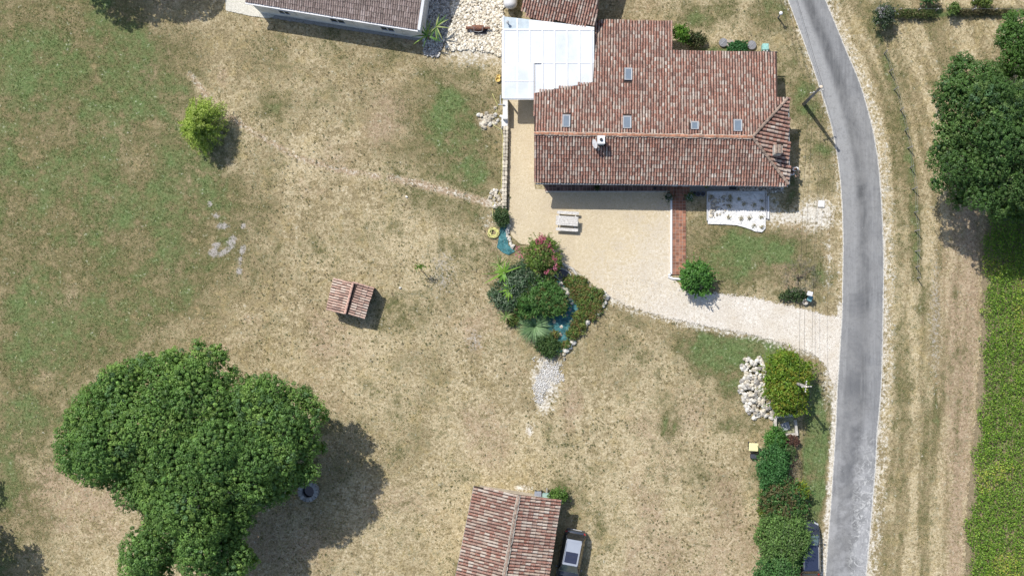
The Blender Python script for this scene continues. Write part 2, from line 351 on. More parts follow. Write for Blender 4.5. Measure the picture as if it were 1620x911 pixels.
# fade-out to meadow far outside the frame is the same material
zz = (nse-.5)*.06+(nse3-.5)*.03
NX, NY = len(gx), len(gy); I = np.arange(NX*NY).reshape(NY, NX)
F = np.stack([I[:-1, :-1], I[:-1, 1:], I[1:, 1:], I[1:, :-1]], -1).reshape(-1, 4)
V = np.stack([XX.ravel(), YY.ravel(), zz*0-.0+np.where(True, zz*.5-.03, 0)], -1)
pth = np.maximum(line([(618, 282), (660, 291), (700, 301), (740, 312), (772, 322)], 5.5), line([(300, 118), (325, 150), (345, 172), (400, 210), (470, 250), (530, 268), (600, 280)], 5)*.8)
trk = np.zeros_like(g)
for off in (-14, 14):
    trk = np.maximum(trk, line([(905+off, 600), (925+off, 660), (945+off, 730), (952+off, 800), (945+off, 900), (940+off, 960)], 5)); trk = np.maximum(trk, line([(1000+off*.8, 520+off*.3), (1040+off*.8, 580+off*.4), (1055+off, 640), (1030+off, 740), (980+off, 900)], 4.5)*.8)
    trk = np.maximum(trk, line([(440, 20+off), (520, 90+off), (560, 200+off), (540, 320+off), (480, 460+off), (470, 560)], 5)*.55)
trk *= .6+.5*nse3
big = fbm(XX.ravel(), YY.ravel(), .16, 71, 3); big2 = fbm(XX.ravel(), YY.ravel(), .5, 75, 4)
mid = (1-right)*sstep(380, 480, PXf); g = np.clip(g+mid*(np.clip((big-.5)*1.5, -.1, .3)+np.clip((big2-.52)*1.4, -.05, .35)), 0, 1.2)
pl = np.clip(pl+(big2-.5)*1.1*(1-right), 0, 1); b = np.clip(b+mid*np.clip((.46-big)*2.2, 0, .5), 0, 1); b = np.clip(b+(1-mid)*(1-right)*np.clip((big2-.5)*2, 0, .5), 0, 1)
g = np.clip(g*(1-.9*pth)*(1-.6*trk), 0, 1); pl = np.clip(np.maximum(pl, trk*.95), 0, 1); c = np.maximum(c, pth*.42); b = np.maximum(b, pth*.9)
GMASK, CMASK = g, c
A1 = np.stack([g, pl, b, np.ones_like(g)], -1); A2 = np.stack([c, q, right, np.ones_like(g)], -1)
def ground_mat():
    k = NT('dry_grass'); s1 = k.sep(k.attr('mk')); s2 = k.sep(k.attr('mk2'))
    N = lambda sc, d=5, r=.6, lo=.32, hi=.68, **kw: k.mr(k.noise(sc, d, r, **kw), lo, hi)
    nA = N(.45, 5, .62); nB = N(1.5, 5, .68, .34, .66); nC = N(4.6, 5, .68, .32, .68); nD = N(13, 3, .7, .32, .68); nE = N(.9, 6, .7, .36, .64, vec=k.scalevec((1, 1, 1.0)), dist=.8)
    fine = k.addn(k.mul(nC, .5), k.mul(nD, .5))
    st = k.ramp(fine, [(.1, (.20, .158, .09)), (.34, (.35, .285, .17)), (.6, (.465, .39, .25)), (.88, (.63, .555, .395))])
    dk = k.ramp(fine, [(.12, (.125, .102, .056)), (.4, (.22, .178, .10)), (.65, (.315, .255, .15)), (.9, (.42, .35, .22))])
    pf = k.mr(k.addn(s1[1], k.addn(k.mul(k.addn(nB, -.5), 1.15), k.mul(k.addn(nC, -.5), .5))), .15, .75)
    col = k.mix(pf, dk, st)
    col = k.mix(k.mr(nE, .55, .95, 0, .35), col, k.ramp(fine, [(.15, (.25, .19, .08)), (.8, (.52, .42, .2))]))      # yellower straw
    bs = k.ramp(fine, [(.1, (.18, .125, .085)), (.45, (.32, .235, .16)), (.85, (.48, .38, .28))])
    col = k.mix(k.mr(k.addn(s1[2], k.addn(k.mul(k.addn(nE, -.5), .5), k.mul(k.addn(nB, -.5), .35))), .22, .75, 0, .8), col, bs)
    gr = k.ramp(fine, [(.1, (.062, .060, .027)), (.42, (.112, .105, .046)), (.7, (.168, .150, .072)), (.92, (.275, .23, .13))])
    gr2 = k.ramp(fine, [(.1, (.052, .085, .03)), (.45, (.088, .142, .047)), (.8, (.145, .205, .075))])
    gr = k.mix(k.mr(k.addn(s1[0], k.addn(k.mul(k.addn(nA, -.5), .35), k.mul(k.addn(nB, -.5), .25))), .68, 1.05), gr, gr2)
    gf = k.mr(k.addn(s1[0], k.addn(k.mul(k.addn(nA, -.5), .5), k.addn(k.mul(k.addn(nB, -.5), .85), k.mul(k.addn(nC, -.5), .5)))), .16, .72, 0, .92)
    col = k.mix(gf, col, gr)
    sg = k.mr(k.addn(k.mul(N(2.6, 5, .7, .36, .64), .6), k.mul(nC, .4)), .62, .86, 0, .5)                      # olive flecks everywhere
    col = k.mix(sg, col, k.ramp(nD, [(.2, (.085, .09, .045)), (.8, (.17, .16, .085))]))
    gy_ = k.ramp(nD, [(.2, (.25, .23, .21)), (.8, (.42, .39, .36))])
    col = k.mix(k.mr(k.addn(s2[1], k.mul(k.addn(nC, -.5), .6)), .35, .75, 0, .9), col, gy_)
    ch = k.ramp(fine, [(.15, (.36, .32, .26)), (.5, (.55, .51, .43)), (.85, (.74, .71, .64))])
    col = k.mix(k.mr(k.addn(s2[0], k.addn(k.mul(k.addn(nC, -.5), .7), k.mul(k.addn(nB, -.5), .5))), .3, .85), col, ch)
    k.bump(k.addn(k.mul(nD, .5), nC), .5, .05)
    return k.fin(col, .97, .05)
GM = ground_mat()
o = link(bpy.data.objects.new('ground', idxmesh('ground', V, F, GM, {'mk': A1, 'mk2': A2}, smooth=True))); tag(o, kind='structure')

# ragged-edged sheet lying on the ground
def sheet(name, poly, mat, z, step=.18, rag=.5, bumpz=0.0, px=True):
    poly = GA(poly) if px else np.asarray(poly, float); lo = poly.min(0)-.6; hi = poly.max(0)+.6
    xs = np.arange(lo[0], hi[0], step); ys = np.arange(lo[1], hi[1], step); X, Y = np.meshgrid(xs, ys)
    S = sdf(np.stack([X.ravel(), Y.ravel()], -1), poly); n = len(xs); I = np.arange(X.size).reshape(X.shape)
    F = np.stack([I[:-1, :-1], I[:-1, 1:], I[1:, 1:], I[1:, :-1]], -1).reshape(-1, 4)
    F = F[(S[F].max(1) > -rag)]; used = np.unique(F); mp = np.zeros(X.size, int); mp[used] = np.arange(len(used))
    V = np.stack([X.ravel(), Y.ravel(), z+bumpz*(fbm(X.ravel(), Y.ravel(), .5, 3)-.5)], -1)[used]; c = np.ones((len(used), 4)); c[:, 0] = S[used]/4+.5
    o = link(bpy.data.objects.new(name, idxmesh(name, V, mp[F], mat, {'sd': c}, smooth=True))); return tag(o, kind='structure')
def ragged(k, amp=.5, scale=3.5):
    """makes the material of a sheet stop along a noisy line"""
    s = k.mul(k.addn(k.sep(k.attr('sd'))[0], -.5), 4.0)
    v = k.addn(s, k.mul(k.addn(k.addn(k.mul(k.noise(scale, 5, .7), .6), k.mul(k.noise(scale*5, 3, .7), .4)), -.5), amp*2.4))
    f = k.math('GREATER_THAN', v, 0.0); t = k.n.new('ShaderNodeBsdfTransparent'); m = k.n.new('ShaderNodeMixShader')
    k.lk(f, m.inputs[0]); k.lk(t.outputs[0], m.inputs[1]); k.lk(k.b.outputs[0], m.inputs[2]); k.lk(m.outputs[0], k.out.inputs[0])
def gravel_mat(name, pal, amp, tint=None):
    k = NT(name); nD = k.noise(16, 4, .75); v = k.vor(22, out='Color'); vs = k.sep(v)[0]
    c = k.ramp(k.addn(k.mul(nD, .5), k.mul(vs, .5)), pal)
    c = k.mix(k.mr(k.noise(.7, 4, .6), .4, .65, 0, .55), c, tint or (.5, .43, .31))
    c = k.mix(k.mr(k.noise(5, 4, .7), .58, .7, 0, .5), c, tuple(x*.72 for x in (tint or (.5, .43, .31))))
    k.bump(k.vor(22), .6, .02); k.fin(c, .95, .1)
    if amp: ragged(k, amp)
    return k.m
def yard_mat(name, amp):
    k = NT(name); sx = k.n.new('ShaderNodeSeparateXYZ'); k.lk(k.pos, sx.inputs[0]); nD = k.mr(k.noise(14, 4, .75), .34, .66); nC = k.mr(k.noise(4, 5, .7), .35, .65); nA = k.mr(k.noise(.5, 5, .65), .33, .67)
    f = k.mr(k.addn(k.addn(sx.outputs[0], k.mul(sx.outputs[1], -1)), k.mul(k.addn(k.addn(k.mul(nA, .6), k.mul(nC, .4)), -.5), 9)), 4, 16)
    fine = k.addn(k.mul(nD, .6), k.mul(nC, .4))
    ya = k.ramp(fine, [(.1, (.40, .325, .21)), (.45, (.50, .42, .285)), (.75, (.58, .50, .36)), (.95, (.68, .62, .5))])
    wa = k.ramp(fine, [(.1, (.38, .34, .28)), (.45, (.56, .51, .44)), (.75, (.68, .65, .58)), (.95, (.84, .82, .77))])
    c = k.mix(f, ya, wa); c = k.mix(k.mr(nA, .35, .95, 0, .35), c, (.42, .35, .25))
    c = k.mix(k.mul(k.mr(nC, .72, .95, 0, .5), k.mr(k.noise(.8, 4), .45, .6)), c, (.26, .21, .14))                # leaf litter, scuffs
    k.bump(fine, .5, .02); k.fin(c, .96, .1); ragged(k, amp); return k.m
SOILC = 1
GRC = yard_mat('courtyard_gravel', .12); GRD = yard_mat('driveway_gravel', .7)
sheet('courtyard', [(806, 155), (846, 155), (846, 300), (1061, 300), (1061, 436), (1090, 466), (1070, 500), (1000, 484), (955, 466), (915, 430), (880, 408), (862, 392), (822, 386), (808, 372), (804, 330), (805, 200)], GRC, .012)
sheet('driveway', [(1040, 448), (1085, 462), (1140, 465), (1200, 473), (1262, 487), (1310, 500), (1333, 500), (1329, 570), (1322, 615), (1314, 600), (1308, 580), (1290, 562), (1250, 547), (1190, 530), (1120, 517), (1050, 502), (985, 482), (965, 455), (1000, 440)], GRD, .02)
# road
def road():
    k = NT('asphalt'); uv = k.n.new('ShaderNodeUVMap').outputs[0]; se = k.n.new('ShaderNodeSeparateXYZ'); k.lk(uv, se.inputs[0]); u, v = se.outputs[0], se.outputs[1]
    base = k.ramp(k.addn(k.mul(k.noise(30, 3, .7), .5), k.mul(k.noise(1.0, 5, .6), .5)), [(.35, (.165, .168, .172)), (.65, (.235, .237, .238))])
    uw = k.addn(u, k.mul(k.addn(k.noise(.5, 3), -.5), .06))
    # worn wheel paths and the darker strip of newer surfacing (south part)
    wheel = k.math('MULTIPLY', k.mr(k.math('ABSOLUTE', k.addn(uw, -.52)), .06, .2, 1, 0), .5)
    wheel = k.mul(wheel, k.mr(k.noise(.6, 5, .7, vec=k.scalevec((2.5, .5, 1))), .3, .6, .6, 1.9)); base = k.mix(wheel, base, (.085, .087, .09))
    sk = k.mr(k.noise(1.6, 5, .7, vec=k.scalevec((3.0, .25, 1))), .35, .65); base = k.mix(1.0, base, k.ramp(sk, [(0, (.82, .82, .82)), (1, (1.16, 1.16, 1.15))]), 'MULTIPLY')
    sth = k.mr(v, .508, .512)
    strip = k.mul(k.mul(k.mr(uw, .16, .2), k.mr(u, .495, .51, 1, 0)), sth)
    base = k.mix(k.mul(strip, k.mr(k.noise(.35, 3), .3, .6, .35, .9)), base, k.mix(k.noise(25, 3), (.085, .088, .094), (.145, .148, .153)))
    nrt = k.mul(k.mul(k.mr(uw, .02, .06), k.mr(uw, .3, .42, 1, 0)), k.mr(v, .22, .5, .7, 0))
    base = k.mix(nrt, base, (.31, .312, .31))
    base = k.mix(k.mul(k.mr(k.noise(.22, 5, .7, dist=.8), .42, .6), .45), base, (.27, .268, .26))
    base = k.mix(k.mul(k.mr(k.noise(3, 6, .75), .5, .62), .3), base, (.13, .13, .13))
    # chalky worn patches, strongest at the bottom right
    ch = k.mul(k.mr(k.noise(2.2, 6, .75, dist=1.5), .5, .58), k.mul(k.mr(v, .72, .86), k.mr(u, .45, .7)))
    base = k.mix(k.mul(ch, .8), base, (.52, .52, .5))
    base = k.mix(k.mul(k.mr(k.noise(.7, 4, .6), .45, .6), k.mr(v, .68, .85, 0, .6)), base, (.34, .34, .342))
    base = k.mix(k.mr(k.math('ABSOLUTE', k.addn(k.noise(.55, 5, .65, dist=1), -.5)), 0, .006, .55, 0), base, (.09, .09, .09))
    ed = k.mr(k.math('ABSOLUTE', k.addn(u, -.5)), .4, .5); en = k.noise(5, 5, .75)
    base = k.mix(k.mul(k.mr(k.addn(k.mul(ed, .65), k.mul(en, .5)), .62, .78), .85), base, (.62, .59, .52))
    base = k.mix(k.mr(k.vor(1.3), .0, .035, .8, 0), base, (.65, .64, .6))
    base = k.mix(k.mr(k.noise(70, 2, .8), .62, .7, 0, .4), base, (.42, .42, .41))
    k.bump(k.noise(60, 3), .3, .01); k.fin(base, .9, .25)
    s = k.math('LESS_THAN', k.addn(k.math('ABSOLUTE', k.addn(u, -.5)), k.mul(k.addn(k.noise(4, 5, .75), -.5), .06)), .487)
    t = k.n.new('ShaderNodeBsdfTransparent'); m = k.n.new('ShaderNodeMixShader'); k.lk(s, m.inputs[0]); k.lk(t.outputs[0], m.inputs[1]); k.lk(k.b.outputs[0], m.inputs[2]); k.lk(m.outputs[0], k.out.inputs[0])
    ys = np.linspace(-60, 1100, 240); a = interpx(RL, ys); b = interpx(RR, ys)
    # smooth
    ker = np.ones(9)/9; sm = lambda q: np.convolve(np.pad(q, 4, 'edge'), ker, 'valid'); a, b = sm(a)-1.5, sm(b)+1.5
    nu = 9; V = []; UV = []
    for y, l, r in zip(ys, a, b):
        for j in range(nu):
            t_ = j/(nu-1); x, yy = G(l+(r-l)*t_, y); V.append((x, yy, .02+.05*(1-(2*t_-1)**2))); UV.append((t_, y/911))
    I = np.arange(len(V)).reshape(-1, nu); F = np.stack([I[:-1, :-1], I[1:, :-1], I[1:, 1:], I[:-1, 1:]], -1).reshape(-1, 4)
    me = idxmesh('road', V, F, k.m, smooth=True); uvl = me.uv_layers.new(name='UVMap'); UV = np.array(UV, np.float32)
    uvl.data.foreach_set('uv', UV[F.ravel()].ravel())
    tag(link(bpy.data.objects.new('road', me)), kind='structure')
road()

# ---------------------------------------------------------------- roofs and walls
def plane3(ctrl):
    p = [Vector(P(*c)) for c in ctrl]; n = (p[1]-p[0]).cross(p[2]-p[0]); a, b = -n.x/n.z, -n.y/n.z
    return (a, b, p[0].z-a*p[0].x-b*p[0].y)
zf = lambda pl, p: pl[0]*p[0]+pl[1]*p[1]+pl[2]
def onplane(pl, px, py):
    w = G(px, py)
    for _ in range(8): w = P(px, py, zf(pl, w))
    return (w[0], w[1])
def tile_roof(parent, pl, poly_px, mat, tw=.208, tl=.31, r=.08, name='roof_tiles', deck='roof_deck', skip=(), flat=1.0, world=False):
    poly = [tuple(q) for q in poly_px] if world else [onplane(pl, *q) for q in poly_px]
    g = np.array([pl[0], pl[1]]); gn = np.linalg.norm(g); dn = -g/gn; u = np.array([-dn[1], dn[0]])
    PA = np.array(poly); cu = PA@u; cv = PA@dn; cs = 1/math.sqrt(1+gn*gn); st = tl*cs
    us = np.arange(cu.min()+tw*.5, cu.max(), tw); vs = np.arange(cv.max()-st*.5, cv.min()-st, -st)
    U, Vv = np.meshgrid(us, vs); U = U.ravel(); Vv = Vv.ravel(); C = U[:, None]*u+Vv[:, None]*dn
    keep = sdf(C-dn*st*.3, PA) > .0
    for sx, sy, sw, sh in skip:
        q = np.array(onplane(pl, sx, sy)); keep &= ~((np.abs((C-q)@u) < sw) & (np.abs((C-q)@dn) < sh))
    C = C[keep]; n = len(C); C = C+u*RNG.normal(0, .006, n)[:, None]+dn*RNG.normal(0, .012, n)[:, None]
    na = 6; an = np.linspace(0, PI, na); TV = []
    for e, rr_, lift in ((-.54, .86, .0), (.54, 1.0, .022)):
        for a in an: TV.append((e*st, math.cos(a)*r*rr_, math.sin(a)*r*rr_*flat+lift))
    TV = np.array(TV); F = np.array([(i, i+1, na+i+1, na+i) for i in range(na-1)])
    skew = RNG.normal(0, .03, n)
    along = TV[None, :, 0]; side = TV[None, :, 1]+along*skew[:, None]; hz = TV[None, :, 2]+RNG.normal(0, .006, n)[:, None]
    XY = C[:, None, :]+along[..., None]*dn+side[..., None]*u
    Z = XY[..., 0]*pl[0]+XY[..., 1]*pl[1]+pl[2]+hz
    V = np.concatenate([XY, Z[..., None]], -1).reshape(-1, 3); FF = (F[None]+(np.arange(n)*len(TV))[:, None, None]).reshape(-1, 4)
    o = bpy.data.objects.new(name, idxmesh(name, V, FF, mat, off=ORG[parent.name])); link(o, parent, ORG[parent.name]); o['kind'] = 'stuff'
    dk = MB().prism(poly, lambda p: zf(pl, p)-.13, lambda p: zf(pl, p)+.012).build(deck, DECK, parent)
    return poly
def ridge(parent, a, b, mat, step=.36, r=.12, mortar=None):
    a, b = Vector(a), Vector(b); L = (b-a).length; n = int(L/step); d = (b-a).normalized(); key = f'ridge{mat.name}'
    if key not in bpy.data.meshes:
        mb = MB(); V = []
        for x, q in ((-.19, .88), (.19, 1)):
            for j in range(7): t = PI*j/6-0; V.append((x, math.cos(t)*r*q, math.sin(t)*r*q*.8+(.02 if x > 0 else 0)))
        mb.add(V, [(i, i+1, 8+i, 7+i) for i in range(6)]); me = mb.mesh(key, mat)
    me = bpy.data.meshes[key]; rz = math.atan2(d.y, d.x); ry = -math.asin(d.z)
    for i in range(n):
        p = a+d*((i+.5)*L/n); inst('ridge_tile', me, parent, (p.x, p.y, p.z+.02+random.uniform(-.01, .01)), (0, ry, rz+random.uniform(-.05, .05)))
    if mortar:
        mb = MB()
        for s in (-1, 1):
            pts = []
            for i in range(n*3+1):
                p = a+d*(i*L/(n*3)); side = d.cross(Vector((0, 0, 1))).normalized()*(r*.95*s+random.uniform(-.03, .03)); pts.append(p+side+Vector((0, 0, .03)))
            mb.tube(pts, [random.uniform(.035, .07) for _ in pts], 5)
        mb.build('ridge_mortar', mortar, parent)
def walls(parent, poly, planes, mat, name='wall', drop=.15, world=True, zmin=0.0, sub=.5):
    """poly world xy; the top follows the lowest roof plane"""
    poly = list(poly); a = sum(poly[i][0]*poly[(i+1) % len(poly)][1]-poly[(i+1) % len(poly)][0]*poly[i][1] for i in range(len(poly)))
    if a < 0: poly = poly[::-1]
    zt = lambda p: min(zf(q, p) for q in planes)-drop
    for i in range(len(poly)):
        p, q = Vector(poly[i]), Vector(poly[(i+1) % len(poly)]); L = (q-p).length; d = (q-p)/L; nrm = Vector((d.y, -d.x)); n = max(1, int(L/sub)); mb = MB(); V = []
        inn = -nrm*.25
        for j in range(n+1):
            c = p+d*(L*j/n); k = c+inn+d*(.25 if j == 0 else (-.25 if j == n else 0)); z = zt(c); V += [(c.x, c.y, zmin-.1), (c.x, c.y, z), (k.x, k.y, zt(k)), (k.x, k.y, zmin-.1)]
        Fc = []
        for j in range(n):
            b0 = j*4; Fc += [(b0, b0+4, b0+5, b0+1), (b0+1, b0+5, b0+6, b0+2), (b0+2, b0+6, b0+7, b0+3)]
        Fc += [(0, 1, 2, 3), (n*4+3, n*4+2, n*4+1, n*4)]
        mb.add(V, Fc).build(name, mat, parent)
def opening(parent, a, b, t, wd, z0, h, kind='window', shutter=None, frame=None):
    """a window or door on wall a->b (outside to the right of a->b)"""
    a, b = Vector(a), Vector(b); d = (b-a).normalized(); nrm = Vector((d.y, -d.x)); c = a+(b-a)*t; rz = math.atan2(d.y, d.x); q = c+nrm*.03
    f = MB()
    for s in (-1, 1): f.box((q.x+d.x*s*wd/2, q.y+d.y*s*wd/2, z0+h/2), (.08, .1, h+.08), rz)
    f.box((q.x, q.y, z0+h), (wd-.08, .098, .08), rz); f.box((q.x, q.y, z0), (wd-.08, .098, .08), rz)
    if kind == 'window': f.box((q.x, q.y, z0+h/2), (.05, .08, h-.08), rz)
    w_ = f.build(kind, frame or WHITE, parent); q2 = c+nrm*.015
    if kind == 'window': MB().box((q2.x, q2.y, z0+h/2), (wd-.08, .03, h-.08), rz).build('pane', BLACKG, w_)
    else:
        MB().box((q2.x, q2.y, z0+h/2), (wd-.08, .05, h-.04), rz).build('door_leaf', DWOOD, w_)
    if shutter:
        for s in (-1, 1):
            e = c+d*s*(wd*.76)+nrm*.035; MB().box((e.x, e.y, z0+h/2), (wd*.48, .04, h), rz).build('shutter', shutter, w_)
SHUT = M('shutter_paint', (.45, .42, .38), .7, .15)

H = thing('main_house', 'long low house with red brown canal tile roof, hipped end and five skylights', 'house', (*G(1040, 220), 0))
pS = plane3([(845, 212, 3.92), (1190, 218, 3.92), (845, 288, 2.86)])
pN = plane3([(845, 212, 3.92), (1190, 218, 3.92), (1246, 155, 3.2)])
pE = plane3([(1190, 218, 3.92), (1246, 155, 3.2), (1247, 293, 2.86)])
SKY = [(994, 119, 12, 20), (896, 193, 12, 20), (992, 195, 13, 20), (1099, 200, 12, 13), (1167, 200, 13, 19)]
tile_roof(H, pS, [(845, 212), (1190, 218), (1247, 293), (845, 289)], T_MAIN, name='south_roof_tiles', skip=[(951, 224, .3, .35)])
skips = [(x, y, w_/40+.02, h_/40+.06) for x, y, w_, h_ in SKY]
tile_roof(H, pN, [(845, 212), (845, 148), (938, 132), (943, 34), (1063, 34), (1064, 83), (1229, 85), (1230, 155), (1246, 155), (1190, 218)], T_MAIN, name='north_roof_tiles', skip=skips)
tile_roof(H, pE, [(1190, 218), (1246, 155), (1247, 293)], T_MAIN, tw=.30, r=.12, name='hip_roof_tiles', skip=[(1231, 237, .38, .3)])
w3 = lambda pl, x, y, dz=.06: (*onplane(pl, x, y), zf(pl, onplane(pl, x, y))+dz)
ridge(H, w3(pS, 845, 212), w3(pS, 1190, 218), RIDGE, mortar=M('ridge_mortar', (.40, .33, .27), .95, .35, 12))
ridge(H, w3(pE, 1190, 218), w3(pE, 1246, 156), RIDGEG); ridge(H, w3(pE, 1190, 218), w3(pE, 1247, 292), RIDGEG)
wp = [G(854, 287), G(1232, 289.5), G(1232, 178), G(1216, 176), G(1216, 104), G(1058, 102), G(1058, 56), G(950, 56), G(950, 150), G(856, 163)]
walls(H, wp, [pS, pN, pE], RENDERC)
wa, wb = wp[0], wp[1]
for t_, wd, z0, h_, kd in ((.12, 1.2, .9, 1.2, 'window'), (.32, 1.2, .9, 1.2, 'window'), (.57, 1.1, .05, 2.1, 'door'), (.75, 1.2, .9, 1.2, 'window'), (.9, .9, 1.0, 1.0, 'window')):
    opening(H, wa, wb, t_, wd, z0, h_, kd, SHUT if kd == 'window' else None)
opening(H, wp[1], wp[2], .35, .9, 1.0, 1.0, 'window', SHUT)
# verge boards and gutter
gp = [onplane(pS, 847, 291), onplane(pS, 1247, 295)]
MB().tube([(gp[0][0], gp[0][1], zf(pS, gp[0])-.1), (gp[1][0], gp[1][1], zf(pS, gp[1])-.1)], .055, 8).build('gutter', GREYP, H)
ge = [onplane(pE, 1249, 293), onplane(pE, 1248, 156)]
MB().tube([(ge[0][0], ge[0][1], zf(pE, ge[0])-.1), (ge[1][0], ge[1][1], zf(pE, ge[1])-.1)], .055, 8).build('gutter', GREYP, H)
gn_ = [onplane(pN, 1064, 82), onplane(pN, 1230, 83)]
MB().tube([(*gn_[0], zf(pN, gn_[0])-.1), (*gn_[1], zf(pN, gn_[1])-.1)], .06, 8).build('gutter', DARKM, H)
def skylight(x, y, wp_, hp, i):
    c = onplane(pN, x, y); z = zf(pN, c); w_, h_ = wp_/20, hp/20; n = Vector((-pN[0], -pN[1], 1)).normalized()
    Mx = n.to_track_quat('Z', 'Y').to_matrix().to_4x4(); f = MB(); t = .055
    for s in (-1, 1):
        o_ = Mx @ Vector((s*(w_/2-t/2), 0, .1)); f.box((c[0]+o_.x, c[1]+o_.y, z+o_.z), (t, h_, .14), M=Mx)
        o_ = Mx @ Vector((0, s*(h_/2-t/2), .1)); f.box((c[0]+o_.x, c[1]+o_.y, z+o_.z), (w_-2*t, t, .138), M=Mx)
    o_ = Mx @ Vector((0, 0, .03)); f.box((c[0]+o_.x, c[1]+o_.y, z+o_.z), (w_-2*t, h_-2*t, .02), M=Mx)
    fr = f.build('skylight', M('flashing', (.27, .28, .29), .6, .12, 5, metal=.1), H); o_ = Mx @ Vector((0, 0, .11))
    MB().box((c[0]+o_.x, c[1]+o_.y, z+o_.z), (w_-2*t-.01, h_-2*t-.01, .03), M=Mx).build('skylight_pane', M('sky_glass', (.13, .165, .20), .15, .1, 2, spec=1, bump=0), fr)
    lip = MB()
    for s in (-1, 1):
        o_ = Mx @ Vector((s*(w_/2-t-.015), 0, .135)); lip.box((c[0]+o_.x, c[1]+o_.y, z+o_.z), (.03, h_-2*t, .03), M=Mx)
    o_ = Mx @ Vector((0, -(h_/2-t-.02), .135)); lip.box((c[0]+o_.x, c[1]+o_.y, z+o_.z), (w_-2*t-.06, .04, .03), M=Mx)
    lip.build('skylight_sash', M('pale_grey_paint', (.48, .49, .5), .6, .06), fr)
for i, s_ in enumerate(SKY): skylight(*s_, i)
# chimneys
cx, cy, cz = P(951, 222, 4.7)
ch = MB().box((cx, cy, 4.1), (.46, .5, 1.3)).box((cx, cy, 4.79), (.56, .6, .08)).build('chimney', WHITE, H)
MB().lathe((cx, cy, 4.82), [(.12, 0), (.11, .14), (.07, .14)], 14).build('chimney_pot', M('sooty_pot', (.05, .05, .05), .9), ch)
cx, cy, cz = P(1231, 237, 4.3)
ch = MB().box((cx, cy, 3.65), (.56, .72, 1.1)).build('chimney', CONC, H); cp = MB()
for s in (-1, 1): cp.box((cx+s*.2, cy, 4.26), (.12, .7, .12))
cp.box((cx, cy, 4.38), (.62, .55, .05)).build('chimney_cap', M('cap_stone', (.42, .36, .3), .95, .25, 7), ch)
for s in (-1, 1): MB().tube([(cx+s*.13, cy-.33, 4.46), (cx+s*.13, cy+.33, 4.46)], .1, 8).build('cap_tile', RIDGEG, ch)
dx, dy, dz = P(943, 228, 4.3)
sd = solo('satellite_dish', MB().tube([(dx, dy, 3.6), (dx, dy, 4.3)], .025, 6), GREYP, 'white oval satellite dish tilted beside the white chimney', 'satellite dish', (dx, dy, 3.6))
dm = MB(); dm.lathe((0, 0, 0), [(.02, 0), (.2, .03), (.34, .1), (.36, .11)], 20); Q = Vector((-.85, -.3, .45)).to_track_quat('Z', 'Y').to_matrix()
dm.v = [tuple(Q @ Vector(v)+Vector((0, 0, .75))) for v in dm.v]; dm.build('reflector', WHITE, sd, local=True)
MB().tube([(0, 0, .75), tuple(Q @ Vector((0, 0, .35))+Vector((0, 0, .75)))], .012, 5).build('feed_arm', GREYP, sd, local=True)

# annex north of the veranda
A = thing('annex_house', 'small tiled annex above the white veranda roof, cut by the top edge', 'house', (*G(886, -30), 0))
pA = plane3([(829, 12, 2.75), (943, 42, 2.75), (885, -80, 3.9)])
tile_roof(A, pA, [(826, 13), (838, 29), (942, 42), (949, -5), (958, -90), (826, -90)], T_MAIN)
pA2 = plane3([(829, -90, 3.95), (955, -90, 3.95), (885, -190, 2.8)])
tile_roof(A, pA2, [(826, -91), (958, -91), (962, -190), (826, -190)], T_MAIN)
walls(A, [G(834, 24), G(938, 50), G(948, -165), G(834, -165)], [pA, pA2], RENDERC)
ridge(A, w3(pA, 826, -90), w3(pA, 958, -90), RIDGE)

# veranda
Vd = thing('veranda', 'white translucent panel veranda roof joined to the west side of the house', 'veranda', (*G(868, 95), 0))
pV = plane3([(796, 48, 2.75), (942, 48, 2.75), (845, 155, 2.45)])
pV2 = plane3([(796, 48, 2.75), (942, 48, 2.75), (868, 30, 2.68)])
k = NT('polycarbonate'); k.n.remove(k.b); cc = k.ramp(k.noise(.5, 4, .6), [(.35, (.62, .66, .70)), (.65, (.80, .82, .83))])
cc = k.mix(k.mr(k.noise(6, 5, .7), .55, .75, 0, .3), cc, (.5, .52, .5)); dd = k.n.new('ShaderNodeBsdfDiffuse'); k.lk(cc, dd.inputs[0]); tt = k.n.new('ShaderNodeBsdfTranslucent'); tt.inputs[0].default_value = (.7, .75, .78, 1)
gl = k.n.new('ShaderNodeBsdfGlossy'); gl.inputs['Roughness'].default_value = .25; m1 = k.n.new('ShaderNodeMixShader'); m1.inputs[0].default_value = .12; k.lk(dd.outputs[0], m1.inputs[1]); k.lk(tt.outputs[0], m1.inputs[2])
m2 = k.n.new('ShaderNodeMixShader'); m2.inputs[0].default_value = .1; k.lk(m1.outputs[0], m2.inputs[1]); k.lk(gl.outputs[0], m2.inputs[2]); k.lk(m2.outputs[0], k.out.inputs[0]); POLY = k.m
TIN = M('corrugated_tin', (.40, .46, .49), .7, .12, 3)
xs_ = [796, 818.5, 838, 858, 877.5, 897, 916.5, 936, 941]
ytop = lambda x: 27+(x-796)*(44-27)/146
def ybot(x): return 158 if x < 845 else 148-(x-845)*16/93
def vpanel(x0, x1, y0a, y0b, y1a, y1b, pl, mat=POLY, dz=0, nm='panel'):
    q = [onplane(pl, *c) for c in ((x0, y0a), (x1, y0b), (x1, y1b), (x0, y1a))]
    MB().prism(q, lambda p: zf(pl, p)+dz, lambda p: zf(pl, p)+.016+dz).build(nm, mat, Vd)
